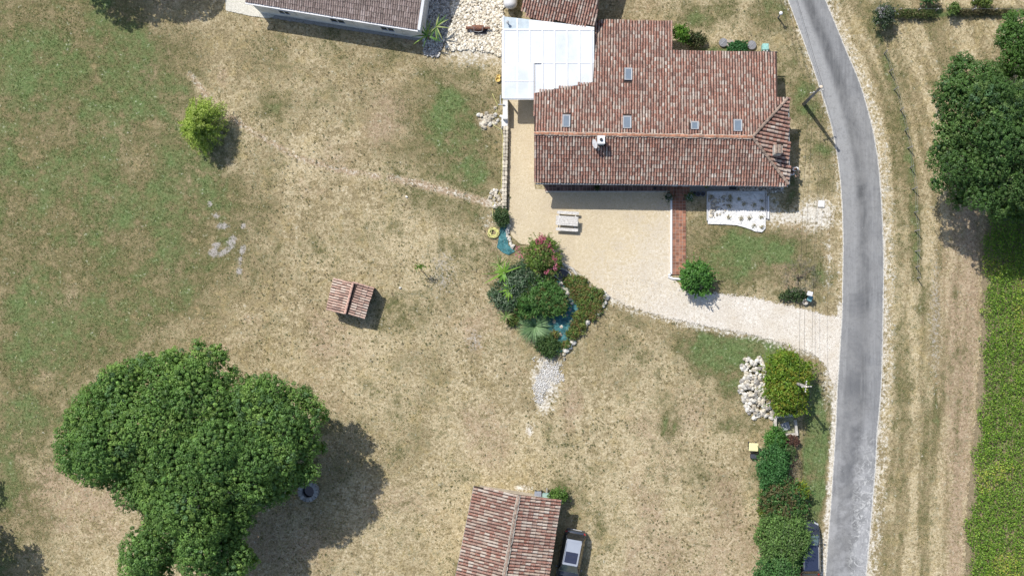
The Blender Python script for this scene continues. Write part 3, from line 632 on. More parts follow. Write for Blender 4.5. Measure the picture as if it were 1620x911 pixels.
for i in range(8):
    a_, b_ = xs_[i]+1.0, xs_[i+1]-1.0
    if b_-a_ < 1: continue
    vpanel(a_, b_, ytop(a_), ytop(b_), 47.3, 47.3, pV2, TIN if i < 2 else POLY)
    vpanel(a_, b_, 48.7, 48.7, 100, 100, pV)
    if i < 2:
        vpanel(a_, b_, 101, 101, 129, 129, pV, dz=.03); vpanel(a_, b_, 130, 130, 157, 157, pV, dz=.03)
    elif i == 2:
        vpanel(a_, 844.3, 101, 101, 157, 157, pV, dz=.03); vpanel(846.2, b_, 101, 101, ybot(846.2)-1, ybot(b_)-1, pV, dz=-.1)
    else: vpanel(a_, b_, 101, 101, ybot(a_)-1, ybot(b_)-1, pV, dz=-.02)
def vbeam(a, b, pl, w_=.1, nm='rafter', dz=.02, hh=.06):
    p, q = onplane(pl, *a), onplane(pl, *b); MB().beam((*p, zf(pl, p)+dz), (*q, zf(pl, q)+dz), w_, hh).build(nm, WHITE, Vd)
for x in xs_[:8]:
    vbeam((x, ytop(x)+.5), (x, 47.6), pV2); vbeam((x, 48.4), (x, ybot(x)-1.5), pV, .12 if x > 797 else .2)
vbeam((796, 48), (940, 48), pV, .12, 'purlin', .025); vbeam((800, 100.5), (940, 100.5), pV, .05, 'purlin', .0); vbeam((798, 129.5), (844, 129.5), pV, .06, 'purlin', .04)
vbeam((845.2, 101.5), (845.2, 157), pV, .05, 'purlin', -.05, .12)
vbeam((796, 157.5), (845, 157.5), pV, .08, 'edge_beam', -.06, .12); vbeam((846, 147.5), (938, 131.5), pV, .08, 'edge_beam', -.1, .12); vbeam((796, 28), (796, 157), pV, .08, 'edge_beam', -.1, .14)
for x, y in ((799, 34), (800, 95), (801, 154), (842, 154)):
    c = P(x, y, 1.0); MB().box((c[0], c[1], 1.17), (.1, .1, 2.34)).build('post', WHITE, Vd)
fx = P(803, 36, 3.1); solo('flue_pipe', MB().tube([(fx[0], fx[1], 2.66), (fx[0], fx[1], 3.1)], .055, 10).lathe((fx[0], fx[1], 3.1), [(.055, 0), (.12, .02), (.12, .06), (.02, .1)], 12), GREYP, 'short metal flue pipe with cap on the pale corner of the veranda roof', 'pipe', (fx[0], fx[1], 2.66))

# house top left
TL = thing('neighbour_house', 'white walled house with brown grey flat tile roof at the top edge', 'house', (*G(530, 0), 0))
pT = plane3([(388, 4, 2.35), (660, 48, 2.35), (530, -90, 3.9)])
tile_roof(TL, pT, [(388, 4), (660, 48), (678, -72), (400, -116)], T_GREY, tw=.175, tl=.4, r=.082, flat=.5)
pT2 = plane3([(400, -117, 3.75), (678, -73, 3.75), (560, -220, 2.3)])
tile_roof(TL, pT2, [(400, -117), (678, -73), (696, -190), (416, -234)], T_GREY, tw=.175, tl=.4, r=.082, flat=.5)
q = [P(x, y, 2.2)[:2] for x, y in ((398, 8), (664, 51), (700, -184), (424, -226))]
walls(TL, q, [pT, pT2], RENDERW, drop=.14)
for t_, wd, z0, h_, kd in ((.18, .9, 1.0, 1.0, 'window'), (.5, 1.2, 1.0, 1.1, 'window'), (.8, 1.1, 1.0, 1.1, 'window')): opening(TL, q[0], q[1], t_, wd, z0, h_, kd, M('white_shutter', (.62, .62, .6), .6, .1))
e0, e1 = onplane(pT, 388, 5.5), onplane(pT, 661, 49.5); MB().beam((*e0, zf(pT, e0)-.07), (*e1, zf(pT, e1)-.07), .14, .12).build('gutter', WHITE, TL)
e0, e1 = onplane(pT, 662.5, 48), onplane(pT, 680.5, -72); MB().beam((*e0, zf(pT, e0)-.03), (*e1, zf(pT, e1)-.03), .22, .16).build('verge_board', WHITE, TL)
cr = gravel_mat('concrete_apron', [(.3, (.42, .4, .34)), (.5, (.55, .53, .46)), (.7, (.66, .63, .55))], .12, (.5, .47, .4))
sheet('concrete_apron', [(357, -20), (357, 18), (395, 26), (423, 30), (432, 28), (440, 18), (440, -20)], cr, .03)
DKC = gravel_mat('dark_paving', [(.3, (.22, .21, .2)), (.7, (.34, .33, .31))], .15, (.28, .27, .25))
sheet('paved_strip', [(428, 12), (668, 52), (664, 66), (430, 30)], DKC, .022)

# barn
B = thing('barn', 'red and white patched tile roofed barn with mortared ridge at bottom edge', 'barn', (*G(810, 900), 0))
pB1 = plane3([(750, 769, 2.85), (721, 911, 2.85), (821, 783, 3.6)]); pB2 = plane3([(888, 791, 2.85), (869, 911, 2.85), (821, 783, 3.6)])
r0 = onplane(pB1, 821, 783); ea = Vector(onplane(pB1, 721, 911))-Vector(onplane(pB1, 750, 769)); ea.normalize()
far = lambda p, L: (p[0]+ea.x*L, p[1]+ea.y*L)
n1, n2 = onplane(pB1, 750, 769), onplane(pB2, 888, 791); LB = 12.5
# ridge = where the two planes meet
A_ = np.array([[pB1[0]-pB2[0], pB1[1]-pB2[1]]]); t0 = r0
def meet(y):
    return ((pB2[2]-pB1[2]-(pB1[1]-pB2[1])*y)/(pB1[0]-pB2[0]), y)
ra = meet(r0[1]); rb = meet(r0[1]-LB)
tile_roof(B, pB1, [n1, ra, rb, far(n1, LB)], T_BARN, world=True, tw=.24, r=.1, tl=.4)
tile_roof(B, pB2, [ra, n2, far(n2, LB*.99), rb], T_BARN, world=True, tw=.24, r=.1, tl=.4)
ridge(B, (*ra, zf(pB1, ra)+.05), (*rb, zf(pB1, rb)+.05), RIDGEG, mortar=M('barn_mortar', (.36, .33, .28), .95, .45, 9))
c_ = Vector(((n1[0]+n2[0])/2, (n1[1]+n2[1])/2)); ins = lambda p, q: (p[0]+(q[0]-p[0])*.04, p[1]+(q[1]-p[1])*.04)
w1, w2, w3_, w4 = far(ins(n1, n2), .35), far(ins(n2, n1), .35), far(ins(n2, n1), LB-.4), far(ins(n1, n2), LB-.4)
walls(B, [w1, w4, w3_, w2], [pB1, pB2], RENDERC); opening(B, w3_, w2, .6, 2.4, .05, 2.1, 'door')
for a_, b_, pl in ((n1, far(n1, LB), pB1), (n2, far(n2, LB), pB2)): MB().beam((*a_, zf(pl, a_)-.06), (*b_, zf(pl, b_)-.06), .07, .14).build('fascia', GREYP, B)

# shed
S = thing('garden_shed', 'small open shed with pale pink and blackened tiles alone on the dry lawn', 'shed', (*G(560, 478), 0))
pD1 = plane3([(528, 440, 1.45), (516, 490, 1.45), (559, 447, 1.85)]); pD2 = plane3([(592, 455, 1.45), (577, 504, 1.45), (559, 447, 1.85)])
tile_roof(S, pD1, [(528, 440), (558.5, 447), (546, 497), (516, 490)], T_SHED, tw=.2, tl=.42); tile_roof(S, pD2, [(559.5, 447), (592, 455), (577, 504), (547, 497)], T_SHED, tw=.2, tl=.42)
ridge(S, w3(pD1, 559, 448, .07), w3(pD1, 546, 497, .07), M('pink_ridge', (.52, .33, .26), .9, .2, 9, rnd=.2), r=.1)
cs_ = [P(x, y, 1.4)[:2] for x, y in ((531, 444), (588, 457), (574, 500), (520, 487))]
for i in range(4): MB().box((cs_[i][0], cs_[i][1], .68), (.12, .12, 1.36), .2).build('post', DWOOD, S)
for i in (0, 2, 3):
    a_, b_ = cs_[i], cs_[(i+1) % 4]; MB().beam((*a_, 1.28), (*b_, 1.28), .08, .12).build('beam', DWOOD, S)
for i in (0, 3):
    a_, b_ = cs_[i], cs_[(i+1) % 4]
    for j in range(6): MB().beam((*a_, .12+j*.2), (*b_, .12+j*.2), .03, .18).build('plank', DWOOD, S)
# ---------------------------------------------------------------- foliage
def rnd_dirs(n):
    v = RNG.normal(size=(n, 3)); return v/np.linalg.norm(v, axis=1)[:, None]
def leafquads(pos, nrm, L, Wd, col, jit=.45, up=.35):
    n = len(pos); N = nrm+RNG.normal(0, jit, (n, 3)); N[:, 2] += up; N /= np.linalg.norm(N, axis=1)[:, None]
    t = np.cross(N, rnd_dirs(n)); t /= np.linalg.norm(t, axis=1)[:, None]+1e-9; b = np.cross(N, t)
    l = (L*RNG.uniform(.7, 1.3, n))[:, None]/2; w_ = (Wd*RNG.uniform(.7, 1.3, n))[:, None]/2
    return np.stack([pos-t*l, pos+b*w_-t*l*.1, pos+t*l-N*l*.3, pos-b*w_-t*l*.1], 1).reshape(-1, 3)
def leafcols(pal, cl, n_per, var=.16, mixv=.8):
    """palette colour per clump, small variation per leaf"""
    pal = np.array(pal); m = len(cl); a = pal[np.clip((cl*len(pal)).astype(int), 0, len(pal)-1)]; a = np.repeat(a, n_per, 0)
    b = pal[RNG.integers(0, len(pal), len(a))]; c = a*mixv+b*(1-mixv); return np.clip(c*RNG.uniform(1-var, 1+var, (len(c), 1)), 0, 1)
def crown_geo(outline, z0, z1, lr=1.5, cs=.36, npl=18, leaf=(.17, .11), pal=(), hpx=6.0, lobes=None, keep=.55, crad=None, dmx=None, ragg=.25, flat=1.0, tone=.5, fill=True, zj=.18, sp=.42, smin=.28, jit=.28):
    poly = np.array([P(x, y, hpx)[:2] for x, y in outline]); lo, hi = poly.min(0), poly.max(0)
    area = abs(sum(poly[i][0]*poly[(i+1) % len(poly)][1]-poly[(i+1) % len(poly)][0]*poly[i][1] for i in range(len(poly))))/2
    n = lobes or int(area/(lr*lr*.9))+3; C = []; tries = 0
    dm = dmx or max(1e-3, sdf(RNG.uniform(lo, hi, (800, 2)), poly).max())
    while len(C) < n and tries < 6000:
        tries += 1; p = RNG.uniform(lo, hi); s = sdf(p[None], poly)[0]; r = lr*RNG.uniform(.65, 1.15)
        if s < r*.8:
            r = max(s*1.1, lr*.3)
            if s < lr*smin: continue
        t = min(s/dm, 1); z = z0+(z1-z0)*math.sqrt(max(0, 1-(1-t)**2))-r*.6+RNG.normal(0, lr*zj)
        if any((p[0]-c[0])**2+(p[1]-c[1])**2 < (lr*sp)**2 for c in C): continue
        C.append((p[0], p[1], max(z, z0*.5), r))
    C = np.array(C); POS = []; NR = []; TN = []
    for i, (x, y, z, r) in enumerate(C):
        m = max(6, int(4*PI*r*r/(cs*cs))); j = np.arange(m)+.5; ph = np.arccos(1-2*j/m); th = PI*(1+5**.5)*j+RNG.random()*6
        D = np.stack([np.cos(th)*np.sin(ph), np.sin(th)*np.sin(ph), np.cos(ph)*flat], 1); p = np.array([x, y, z])+D*r*(1+RNG.normal(0, .07, (m, 1)))
        k = (D[:, 2] > -.25) | (RNG.random(m) < .3)
        for q in range(len(C)):
            if q != i: k &= np.linalg.norm(p-C[q, :3], axis=1) > C[q, 3]*.88
        k &= sdf(p[:, :2], poly) > -ragg*RNG.random(m)*2+.05; k &= RNG.random(m) < keep+.45*(D[:, 2] > 0)
        POS.append(p[k]); NR.append(D[k]); TN.append(np.full(k.sum(), RNG.random()))
    POS = np.concatenate(POS); NR = np.concatenate(NR); TN = np.concatenate(TN); m = len(POS); cr = crad or cs*.62
    D = rnd_dirs(m*npl); D[:, 2] = np.abs(D[:, 2])*np.where(RNG.random(m*npl) < .8, 1, -1); rad = cr*np.repeat(RNG.uniform(.5, 1.4, m), npl)[:, None]*RNG.uniform(.65, 1.0, (m*npl, 1))
    off = D*rad; off[:, 2] *= .85; nn = D*1.0+np.repeat(NR, npl, 0)*.25
    V = leafquads(np.repeat(POS, npl, 0)+off, nn, leaf[0], leaf[1], None, jit=jit, up=.15)
    if fill:
        FP_ = []
        for i, (x, y, z, r) in enumerate(C):
            q = int(16*r*r/(cs*cs)); d_ = rnd_dirs(q)*(RNG.random((q, 1))**.5)*r*.8; FP_.append(np.array([x, y, z-.15*r])+d_*np.array([1, 1, .7]))
        FP_ = np.concatenate(FP_); FP_ = FP_[sdf(FP_[:, :2], poly) > cs*.4]; FV = leafquads(FP_, rnd_dirs(len(FP_)), cs*.9, cs*.7, None, up=.6)
    cl = np.clip(TN*tone+RNG.random(m)*(1-tone), 0, .999); col = leafcols(pal, cl, npl)*np.repeat(RNG.uniform(.72, 1.22, m)*np.where(RNG.random(m) < .05, 1.35, 1), npl)[:, None]
    if fill:
        fc = np.array(pal)[RNG.integers(0, len(pal), len(FP_))]*RNG.uniform(.6, 1.0, (len(FP_), 1)); V = np.concatenate([V, FV]); col = np.concatenate([col, fc])
    return V, col, C, poly
def plantthing(name, label, cat, base, V, col, limbs=None, group=None, crown='crown', trunk=True, extra=None):
    t = thing(name, label, cat, base, group)
    link_ = bpy.data.objects.new(crown, npmesh(crown, V, 4, FOL, col, base)); link(link_, t, base)
    if limbs: limbs.build('trunk', BARK, t, smooth=True)
    return t
def limbs_for(base, C, r0, top, nl=14, rf=.35):
    b = Vector(base); mb = MB(); tp = Vector(top)
    mid = b.lerp(tp, .5)+Vector((random.uniform(-.1, .1), random.uniform(-.1, .1), 0))
    mb.tube([b-Vector((0, 0, .1)), b+Vector((0, 0, .3)), mid, tp], [r0*1.35, r0, r0*.85, r0*.65], 9)
    idx = RNG.choice(len(C), min(nl, len(C)), replace=False)
    for i in idx:
        e = Vector(C[i, :3]); s = b.lerp(tp, random.uniform(.65, 1)); m = s.lerp(e, .5)+Vector((0, 0, -.12*(e-s).length))
        mb.tube([s, m, e], [r0*rf, r0*rf*.6, r0*rf*.22], 6)
        for _ in range(2):
            j = RNG.integers(0, len(C)); f = Vector(C[j, :3])
            if (f-m).length < (e-s).length*.8+.5: mb.tube([m, m.lerp(f, .55), f], [r0*rf*.5, r0*rf*.35, r0*rf*.15], 5)
    return mb
def tree(name, label, cat, outline, z0, z1, base, pal, r0=.3, top=None, hpx=6, nl=16, group=None, **kw):
    V, col, C, poly = crown_geo(outline, z0, z1, pal=pal, hpx=hpx, **kw); bx, by = P(*base, 0)[:2] if len(base) == 2 else base[:2]
    tz = top if top else z0+.3*(z1-z0)
    return plantthing(name, label, cat, (bx, by, 0), V, col, limbs_for((bx, by, 0), C, r0, (bx+.2, by+.1, tz), nl), group)
OAKP = [(.08, .16, .045), (.10, .19, .05), (.125, .225, .057), (.15, .26, .062), (.20, .31, .075), (.105, .19, .08)]
oak = [(325, 533), (340, 542), (358, 562), (376, 595), (395, 595), (425, 590), (455, 603), (478, 610), (500, 625), (513, 650), (516, 680), (508, 705), (510, 720), (514, 737), (506, 755), (490, 762), (470, 775), (455, 790), (430, 800), (405, 812), (400, 832), (390, 845), (388, 858), (395, 872), (402, 888), (390, 912), (355, 925), (320, 918), (300, 895), (286, 886), (276, 895), (268, 912), (250, 930), (205, 932), (202, 880), (208, 850), (225, 825), (210, 800), (195, 785), (180, 778), (150, 768), (120, 755), (102, 740), (98, 715), (108, 690), (97, 672), (125, 655), (120, 635), (125, 615), (160, 600), (180, 590), (200, 570), (225, 560), (255, 560), (272, 550), (300, 555), (305, 542)]
tree('oak_tree', 'very large dark green spreading tree with clumpy crown on the lower left lawn', 'tree', oak, 3.6, 9.5, (330, 690), OAKP, r0=.5, hpx=6.2, lr=1.3, zj=.5, sp=.42, smin=.24, lobes=230, cs=.45, crad=.26, ragg=.08, npl=40, leaf=(.13, .095), keep=.95, nl=30, dmx=5.5, top=4, tone=.6)
RT = [(1640, 120), (1600, 132), (1585, 125), (1560, 100), (1545, 90), (1530, 92), (1512, 88), (1497, 95), (1490, 105), (1478, 115), (1473, 135), (1465, 155), (1476, 165), (1479, 190), (1470, 205), (1476, 225), (1466, 240), (1464, 262), (1472, 290), (1480, 302), (1495, 315), (1512, 318), (1520, 333), (1550, 340), (1562, 348), (1600, 350), (1640, 352), (1700, 330), (1735, 250), (1720, 150), (1680, 110)]
tree('oak_tree', 'broad dark green tree filling the right edge between the dry verge and crop field', 'tree', RT, 3.2, 9.5, (1590, 225), [(.05, .105, .03), (.065, .13, .035), (.075, .145, .04), (.09, .165, .043), (.125, .19, .06), (.06, .115, .055)], r0=.45, hpx=6, lr=1.35, zj=.5, sp=.6, smin=.35, cs=.45, crad=.26, ragg=.08, npl=38, leaf=(.13, .095), keep=.95, tone=.6, nl=24, dmx=4.5)
UT = [(1640, 10), (1618, 16), (1600, 18), (1584, 32), (1576, 48), (1568, 62), (1576, 78), (1566, 88), (1568, 105), (1580, 122), (1600, 134), (1640, 128), (1690, 110), (1710, 60), (1690, 15)]
tree('broadleaf_tree', 'brighter green tree in the top right corner behind the wire fence', 'tree', UT, 2.2, 6.8, (1635, 75), [(.06, .12, .03), (.075, .15, .035), (.09, .175, .04), (.05, .10, .03)], r0=.28, hpx=4.5, lr=.9, smin=.5, cs=.4, crad=.23, npl=32, leaf=(.13, .09), keep=.95, nl=14, dmx=3)
YW = [(0.34, .44, .09), (.42, .52, .12), (.29, .40, .08), (.45, .53, .16)]
def wispy(outline, base, h, label, name, pal):
    """upright feathery young tree: many thin drooping shoots"""
    poly = np.array([P(x, y, h*.6)[:2] for x, y in outline]); lo, hi = poly.min(0), poly.max(0); bx, by = G(*base); pos = []; lim = MB()
    lim.tube([(bx, by, -.1), (bx, by, h*.3), (bx-.1, by+.1, h*.55)], [.1, .08, .05], 7); V = []; col = []
    k = 0
    while k < 260:
        e = RNG.uniform(lo, hi); s = sdf(e[None], poly)[0]
        if s < -.05: continue
        k += 1; t = min(1, s/1.6); ez = h*(.3+.65*t)*RNG.uniform(.8, 1.05); st = np.array([bx, by, h*RNG.uniform(.15, .5)]); en = np.array([e[0], e[1], ez]); md = (st+en)/2+np.array([0, 0, .35])
        q = np.linspace(0, 1, 16)[:, None]; path = st*(1-q)**2+2*md*q*(1-q)+en*q**2
        if k % 5 == 0: lim.tube([tuple(path[0]), tuple(path[7]), tuple(path[12])], [.025, .015, .008], 4)
        path = path[5:]; m = 7; pp = np.repeat(path, m, 0)+RNG.normal(0, .07, (len(path)*m, 3)); V.append(leafquads(pp, rnd_dirs(len(pp)), .2, .045, None)); c = np.array(pal[RNG.integers(len(pal))]); col.append(np.repeat(c[None], len(pp), 0)*RNG.uniform(.75, 1.2, (len(pp), 1)))
    return plantthing(name, label, 'tree', (bx, by, 0), np.concatenate(V), np.concatenate(col), lim)
wispy([(292, 152), (312, 146), (335, 152), (350, 162), (352, 180), (350, 205), (342, 220), (325, 236), (318, 246), (300, 240), (288, 228), (276, 205), (273, 190), (284, 180), (286, 165)], (318, 205), 4.2, 'small feathery yellow green tree alone on the upper left lawn', 'willow_tree', YW)
# off-frame trees whose shadows fall into the view
for out, z0, z1, base, lab in (
    ([(15, -175), (75, -195), (145, -185), (215, -175), (250, -150), (245, -112), (205, -100), (150, -92), (95, -86), (45, -100), (10, -125)], 3, 8.5, (140, -135), 'tall tree beyond the top edge that shades the upper left lawn'),
    ([(-270, 680), (-220, 660), (-170, 670), (-130, 700), (-128, 735), (-170, 765), (-230, 770), (-275, 730)], 3, 8, (-200, 715), 'tree beyond the left edge whose shadow falls on the lower left lawn'),
    ([(-140, 790), (-80, 770), (-20, 790), (35, 815), (60, 850), (30, 880), (-30, 900), (-110, 880), (-150, 840)], 2.5, 6.5, (-60, 850), 'tree in the bottom left shade just beyond the corner')):
    if 'corner' in lab: out = [(x-95, y+10) for x, y in out]; base = (base[0]-95, base[1]+10)
    tree('broadleaf_tree', lab, 'tree', out, z0, z1, base, OAKP, r0=.35, lr=1.6, cs=.5, npl=12, leaf=(.26, .18), nl=10)
def shrub(name, label, outline, h, pal, hpx=None, lr=.5, cs=.24, npl=14, leaf=(.13, .08), cat='shrub', group=None, base=None, **kw):
    kw.setdefault('jit', .5); kw.setdefault('ragg', .3); kw.setdefault('zj', .35)
    V, col, C, poly = crown_geo(outline, h*.25, h, pal=pal, hpx=hpx or h*.5, lr=lr, cs=cs, npl=npl, leaf=leaf, **kw)
    c = poly.mean(0); bx, by = (G(*base) if base else c)
    ns = int(len(C)*2.2)+6; lo, hi = poly.min(0)-.3, poly.max(0)+.3; q = RNG.uniform(lo, hi, (ns*30, 2)); sq = sdf(q, poly); q = q[(sq > -.14) & (sq < .25)][:ns]       # stray shoots
    if len(q):
        dr = q-c; dr = dr/(np.linalg.norm(dr, axis=1)[:, None]+1e-6); m_ = 9; tt_ = np.tile(np.linspace(0, 1, m_), len(q))[:, None]; L_ = np.repeat(RNG.uniform(.15, .45, len(q)), m_)[:, None]*min(1, lr*2)
        zz0 = np.repeat(RNG.uniform(.35, .95, len(q))*h, m_)[:, None]; sp_ = np.concatenate([np.repeat(q, m_, 0)+np.repeat(dr+RNG.normal(0, .5, dr.shape), m_, 0)*tt_*L_-np.repeat(dr, m_, 0)*.1, zz0+tt_*.12], 1)+RNG.normal(0, .025, (len(q)*m_, 3))
        V = np.concatenate([V, leafquads(sp_, rnd_dirs(len(sp_)), leaf[0], leaf[1], None, up=.6)]); col = np.concatenate([col, np.array(pal)[RNG.integers(0, len(pal), len(sp_))]*RNG.uniform(.8, 1.3, (len(sp_), 1))])
    lim = MB()
    for i in range(6):
        e = C[RNG.integers(len(C))]; lim.tube([(bx+random.uniform(-.1, .1), by+random.uniform(-.1, .1), -.05), ((bx+e[0])/2, (by+e[1])/2, e[2]*.6), tuple(e[:3])], [.05, .03, .015], 5)
    return plantthing(name, label, cat, (bx, by, 0), V, col, lim, group, 'foliage')
def ell(cx, cy, rx, ry, n=12, j=.1, rot=0):
    o = []; c, s = math.cos(rot), math.sin(rot)
    for i in range(n):
        a = 2*PI*i/n; q = 1+random.uniform(-j, j); x, y = math.cos(a)*rx*q, math.sin(a)*ry*q; o.append((cx+x*c-y*s, cy+x*s+y*c))
    return o
BR = [(.08, .20, .04), (.105, .24, .05), (.065, .16, .04), (.14, .28, .065)]
DG = [(.05, .12, .04), (.07, .15, .05), (.085, .175, .06), (.11, .19, .08)]
OG = [(.12, .21, .025), (.15, .25, .03), (.19, .28, .035), (.22, .22, .035), (.10, .19, .025), (.14, .25, .03)]
MG = [(.11, .20, .05), (.14, .24, .065), (.17, .28, .08), (.095, .17, .05), (.17, .23, .1)]
GB = [(.12, .18, .10), (.16, .22, .14), (.09, .15, .08), (.21, .26, .18)]
shrub('round_shrub', 'bright green leafy shrub at the end of the red tiled path', [(1083, 420), (1100, 414), (1115, 420), (1125, 432), (1126, 448), (1120, 462), (1108, 470), (1095, 464), (1080, 456), (1076, 444), (1079, 430)], 2.1, BR, lr=.45, leaf=(.17, .11), cs=.26)
shrub('orange_green_tree', 'dense olive and orange tinted tree next to the white rock pile', [(1215, 566), (1232, 555), (1255, 556), (1262, 568), (1275, 572), (1286, 580), (1284, 598), (1274, 604), (1275, 622), (1272, 640), (1276, 648), (1262, 658), (1245, 655), (1228, 656), (1214, 640), (1208, 620), (1207, 600), (1210, 580)], 3.0, OG, lr=.6, cs=.24, leaf=(.14, .09), cat='tree')
hg = 'shrubs of the hedge between lawn and road'
shrub('hedge_shrub', 'small bright green hedge shrub just below the concrete tank', ell(1226, 694, 17, 18), 1.3, BR, lr=.3, group=hg)
shrub('hedge_shrub', 'dark compact hedge shrub with pointed leaves near the wheelie bin', ell(1222, 738, 25, 40, rot=.15), 2.0, [(.065, .17, .05), (.085, .21, .065), (.05, .135, .04)], lr=.45, leaf=(.2, .06), group=hg)
shrub('hedge_shrub', 'low maroon leaved hedge shrub right of the concrete tank base', ell(1250, 697, 15, 8), .7, [(.13, .06, .05), (.16, .09, .07), (.08, .1, .045)], lr=.22, cs=.16, leaf=(.09, .06), group=hg)
shrub('hedge_shrub', 'pale green sparse hedge shrub beside the maroon leaved one', ell(1243, 716, 16, 15), .8, [(.12, .17, .07), (.16, .2, .1), (.09, .14, .05)], lr=.25, cs=.2, keep=.3, leaf=(.1, .06), group=hg)
shrub('hedge_shrub', 'grey twiggy dying hedge shrub with brown patch on the road side', ell(1255, 738, 12, 16), .7, [(.2, .18, .15), (.28, .25, .2), (.2, .13, .08)], lr=.25, cs=.2, keep=.15, fill=False, leaf=(.12, .02), group=hg)
shrub('hedge_shrub', 'yellow green hedge shrub touching the mown grass strip', ell(1262, 774, 17, 15), 1.6, [(.25, .3, .03), (.17, .24, .03), (.32, .34, .05)], lr=.35, leaf=(.1, .06), group=hg)
shrub('hedge_shrub', 'small yellowish hedge shrub on the lawn side', ell(1211, 784, 11, 12), 1.1, [(.24, .27, .03), (.13, .2, .03)], lr=.3, leaf=(.1, .06), group=hg)
shrub('hedge_shrub', 'green hedge shrub with reddish tips in the middle of the row', ell(1240, 792, 39, 35), 2.1, [(.07, .16, .045), (.095, .2, .055), (.16, .12, .06), (.06, .14, .045)], lr=.5, leaf=(.17, .07), group=hg)
shrub('hedge_shrub', 'tiny yellow tipped hedge shrub below the yellowish one', ell(1207, 808, 9, 9), .9, [(.16, .2, .03), (.1, .15, .03)], lr=.25, group=hg)
shrub('hedge_shrub', 'biggest light green hedge shrub overhanging the parked dark car', [(1206, 818), (1225, 808), (1250, 808), (1268, 814), (1276, 830), (1282, 850), (1280, 868), (1268, 884), (1250, 896), (1225, 890), (1205, 880), (1196, 858), (1194, 838)], 2.8, MG, lr=.55, cs=.24, leaf=(.16, .07), group=hg)
shrub('hedge_shrub', 'darker mid green hedge shrub cut by the bottom edge of the picture', ell(1228, 902, 36, 34), 2.3, [(.07, .16, .05), (.09, .2, .06), (.11, .22, .075)], lr=.5, leaf=(.16, .07), group=hg)
shrub('hedge_shrub', 'yellow topped hedge shrub at the bottom edge behind the dark car', ell(1252, 916, 12, 9), 1.9, [(.26, .3, .04), (.15, .2, .04)], lr=.3, group=hg)
shrub('flowering_bush', 'silvery flowered green bush beside the road verge near the top', ell(1396, 27, 17, 18), 1.8, [(.05, .09, .045), (.09, .12, .08), (.06, .1, .04), (.30, .28, .31)], lr=.4, cs=.22, leaf=(.13, .06))
shrub('leafy_shrub', 'dark shrub cut by the top edge above the wire fence', ell(1468, -4, 17, 10), 1.4, DG, lr=.35)
shrub('leafy_shrub', 'bright yellow green shrub in the corner behind the house', ell(1078, 56, 14, 12), 1.6, [(.10, .22, .03), (.15, .28, .04), (.07, .15, .03)], lr=.3, leaf=(.15, .05))
shrub('leafy_shrub', 'low brownish shrub in the shade behind the house corner', ell(1100, 64, 16, 10), .8, [(.05, .08, .03), (.08, .09, .04), (.11, .1, .05)], lr=.25, keep=.3)
shrub('low_shrub', 'low green plants between the round grey covers behind the house', ell(1166, 76, 17, 9), .35, [(.04, .13, .045), (.06, .16, .055)], lr=.18, cs=.16, keep=.4)
shrub('leafy_shrub', 'light green shrub against the north east corner of the barn', ell(884, 784, 15, 13), 1.3, [(.10, .19, .04), (.14, .24, .055), (.08, .15, .035)], lr=.3, leaf=(.14, .06))
shrub('round_shrub', 'small dark round shrub at the south end of the stone wall', ell(794, 344, 13, 15), 1.0, [(.05, .1, .035), (.07, .12, .045), (.09, .13, .06)], lr=.3, cs=.2, leaf=(.08, .05))
shrub('dead_shrub', 'grey leafless shrub beside the letter box at the drive entrance', ell(1264, 440, 26, 26), 1.0, [(.20, .18, .15), (.26, .235, .20), (.16, .15, .12)], lr=.4, cs=.26, keep=.05, npl=10, fill=False, leaf=(.26, .014))
shrub('low_shrub', 'low green shrub below the grey leafless one by the drive', ell(1255, 466, 22, 10), .6, [(.05, .1, .035), (.08, .13, .05), (.14, .16, .09)], lr=.22, cs=.2, keep=.3, leaf=(.16, .05))
# garden island planting
shrub('pink_oleander', 'oleander with pink flower heads at the north tip of the garden island', [(832, 392), (848, 380), (866, 376), (878, 386), (884, 400), (888, 418), (880, 432), (862, 434), (845, 428), (832, 418), (826, 404)], 1.8, [(.15, .24, .05), (.2, .29, .06), (.12, .2, .05), (.24, .18, .09)], lr=.4, cs=.24, leaf=(.24, .05))
shrub('grey_leaf_bush', 'grey green bush in the west part of the garden island', [(815, 418), (835, 412), (850, 430), (858, 448), (848, 462), (828, 470), (812, 490), (790, 488), (776, 478), (774, 462), (788, 450), (798, 430)], 1.5, GB+[(.06, .12, .05), (.05, .1, .04)], lr=.35, cs=.22, leaf=(.11, .07))
shrub('oleander_bush', 'broad dark oleander mound in the centre of the garden island', [(832, 455), (858, 440), (880, 446), (890, 460), (900, 480), (893, 496), (872, 501), (850, 498), (834, 503), (818, 498), (812, 476), (822, 462)], 1.5, [(.07, .165, .04), (.09, .2, .05), (.12, .24, .07), (.17, .16, .06)], lr=.35, cs=.22, leaf=(.24, .05))
gi = 'low mounds of succulents on the garden island'
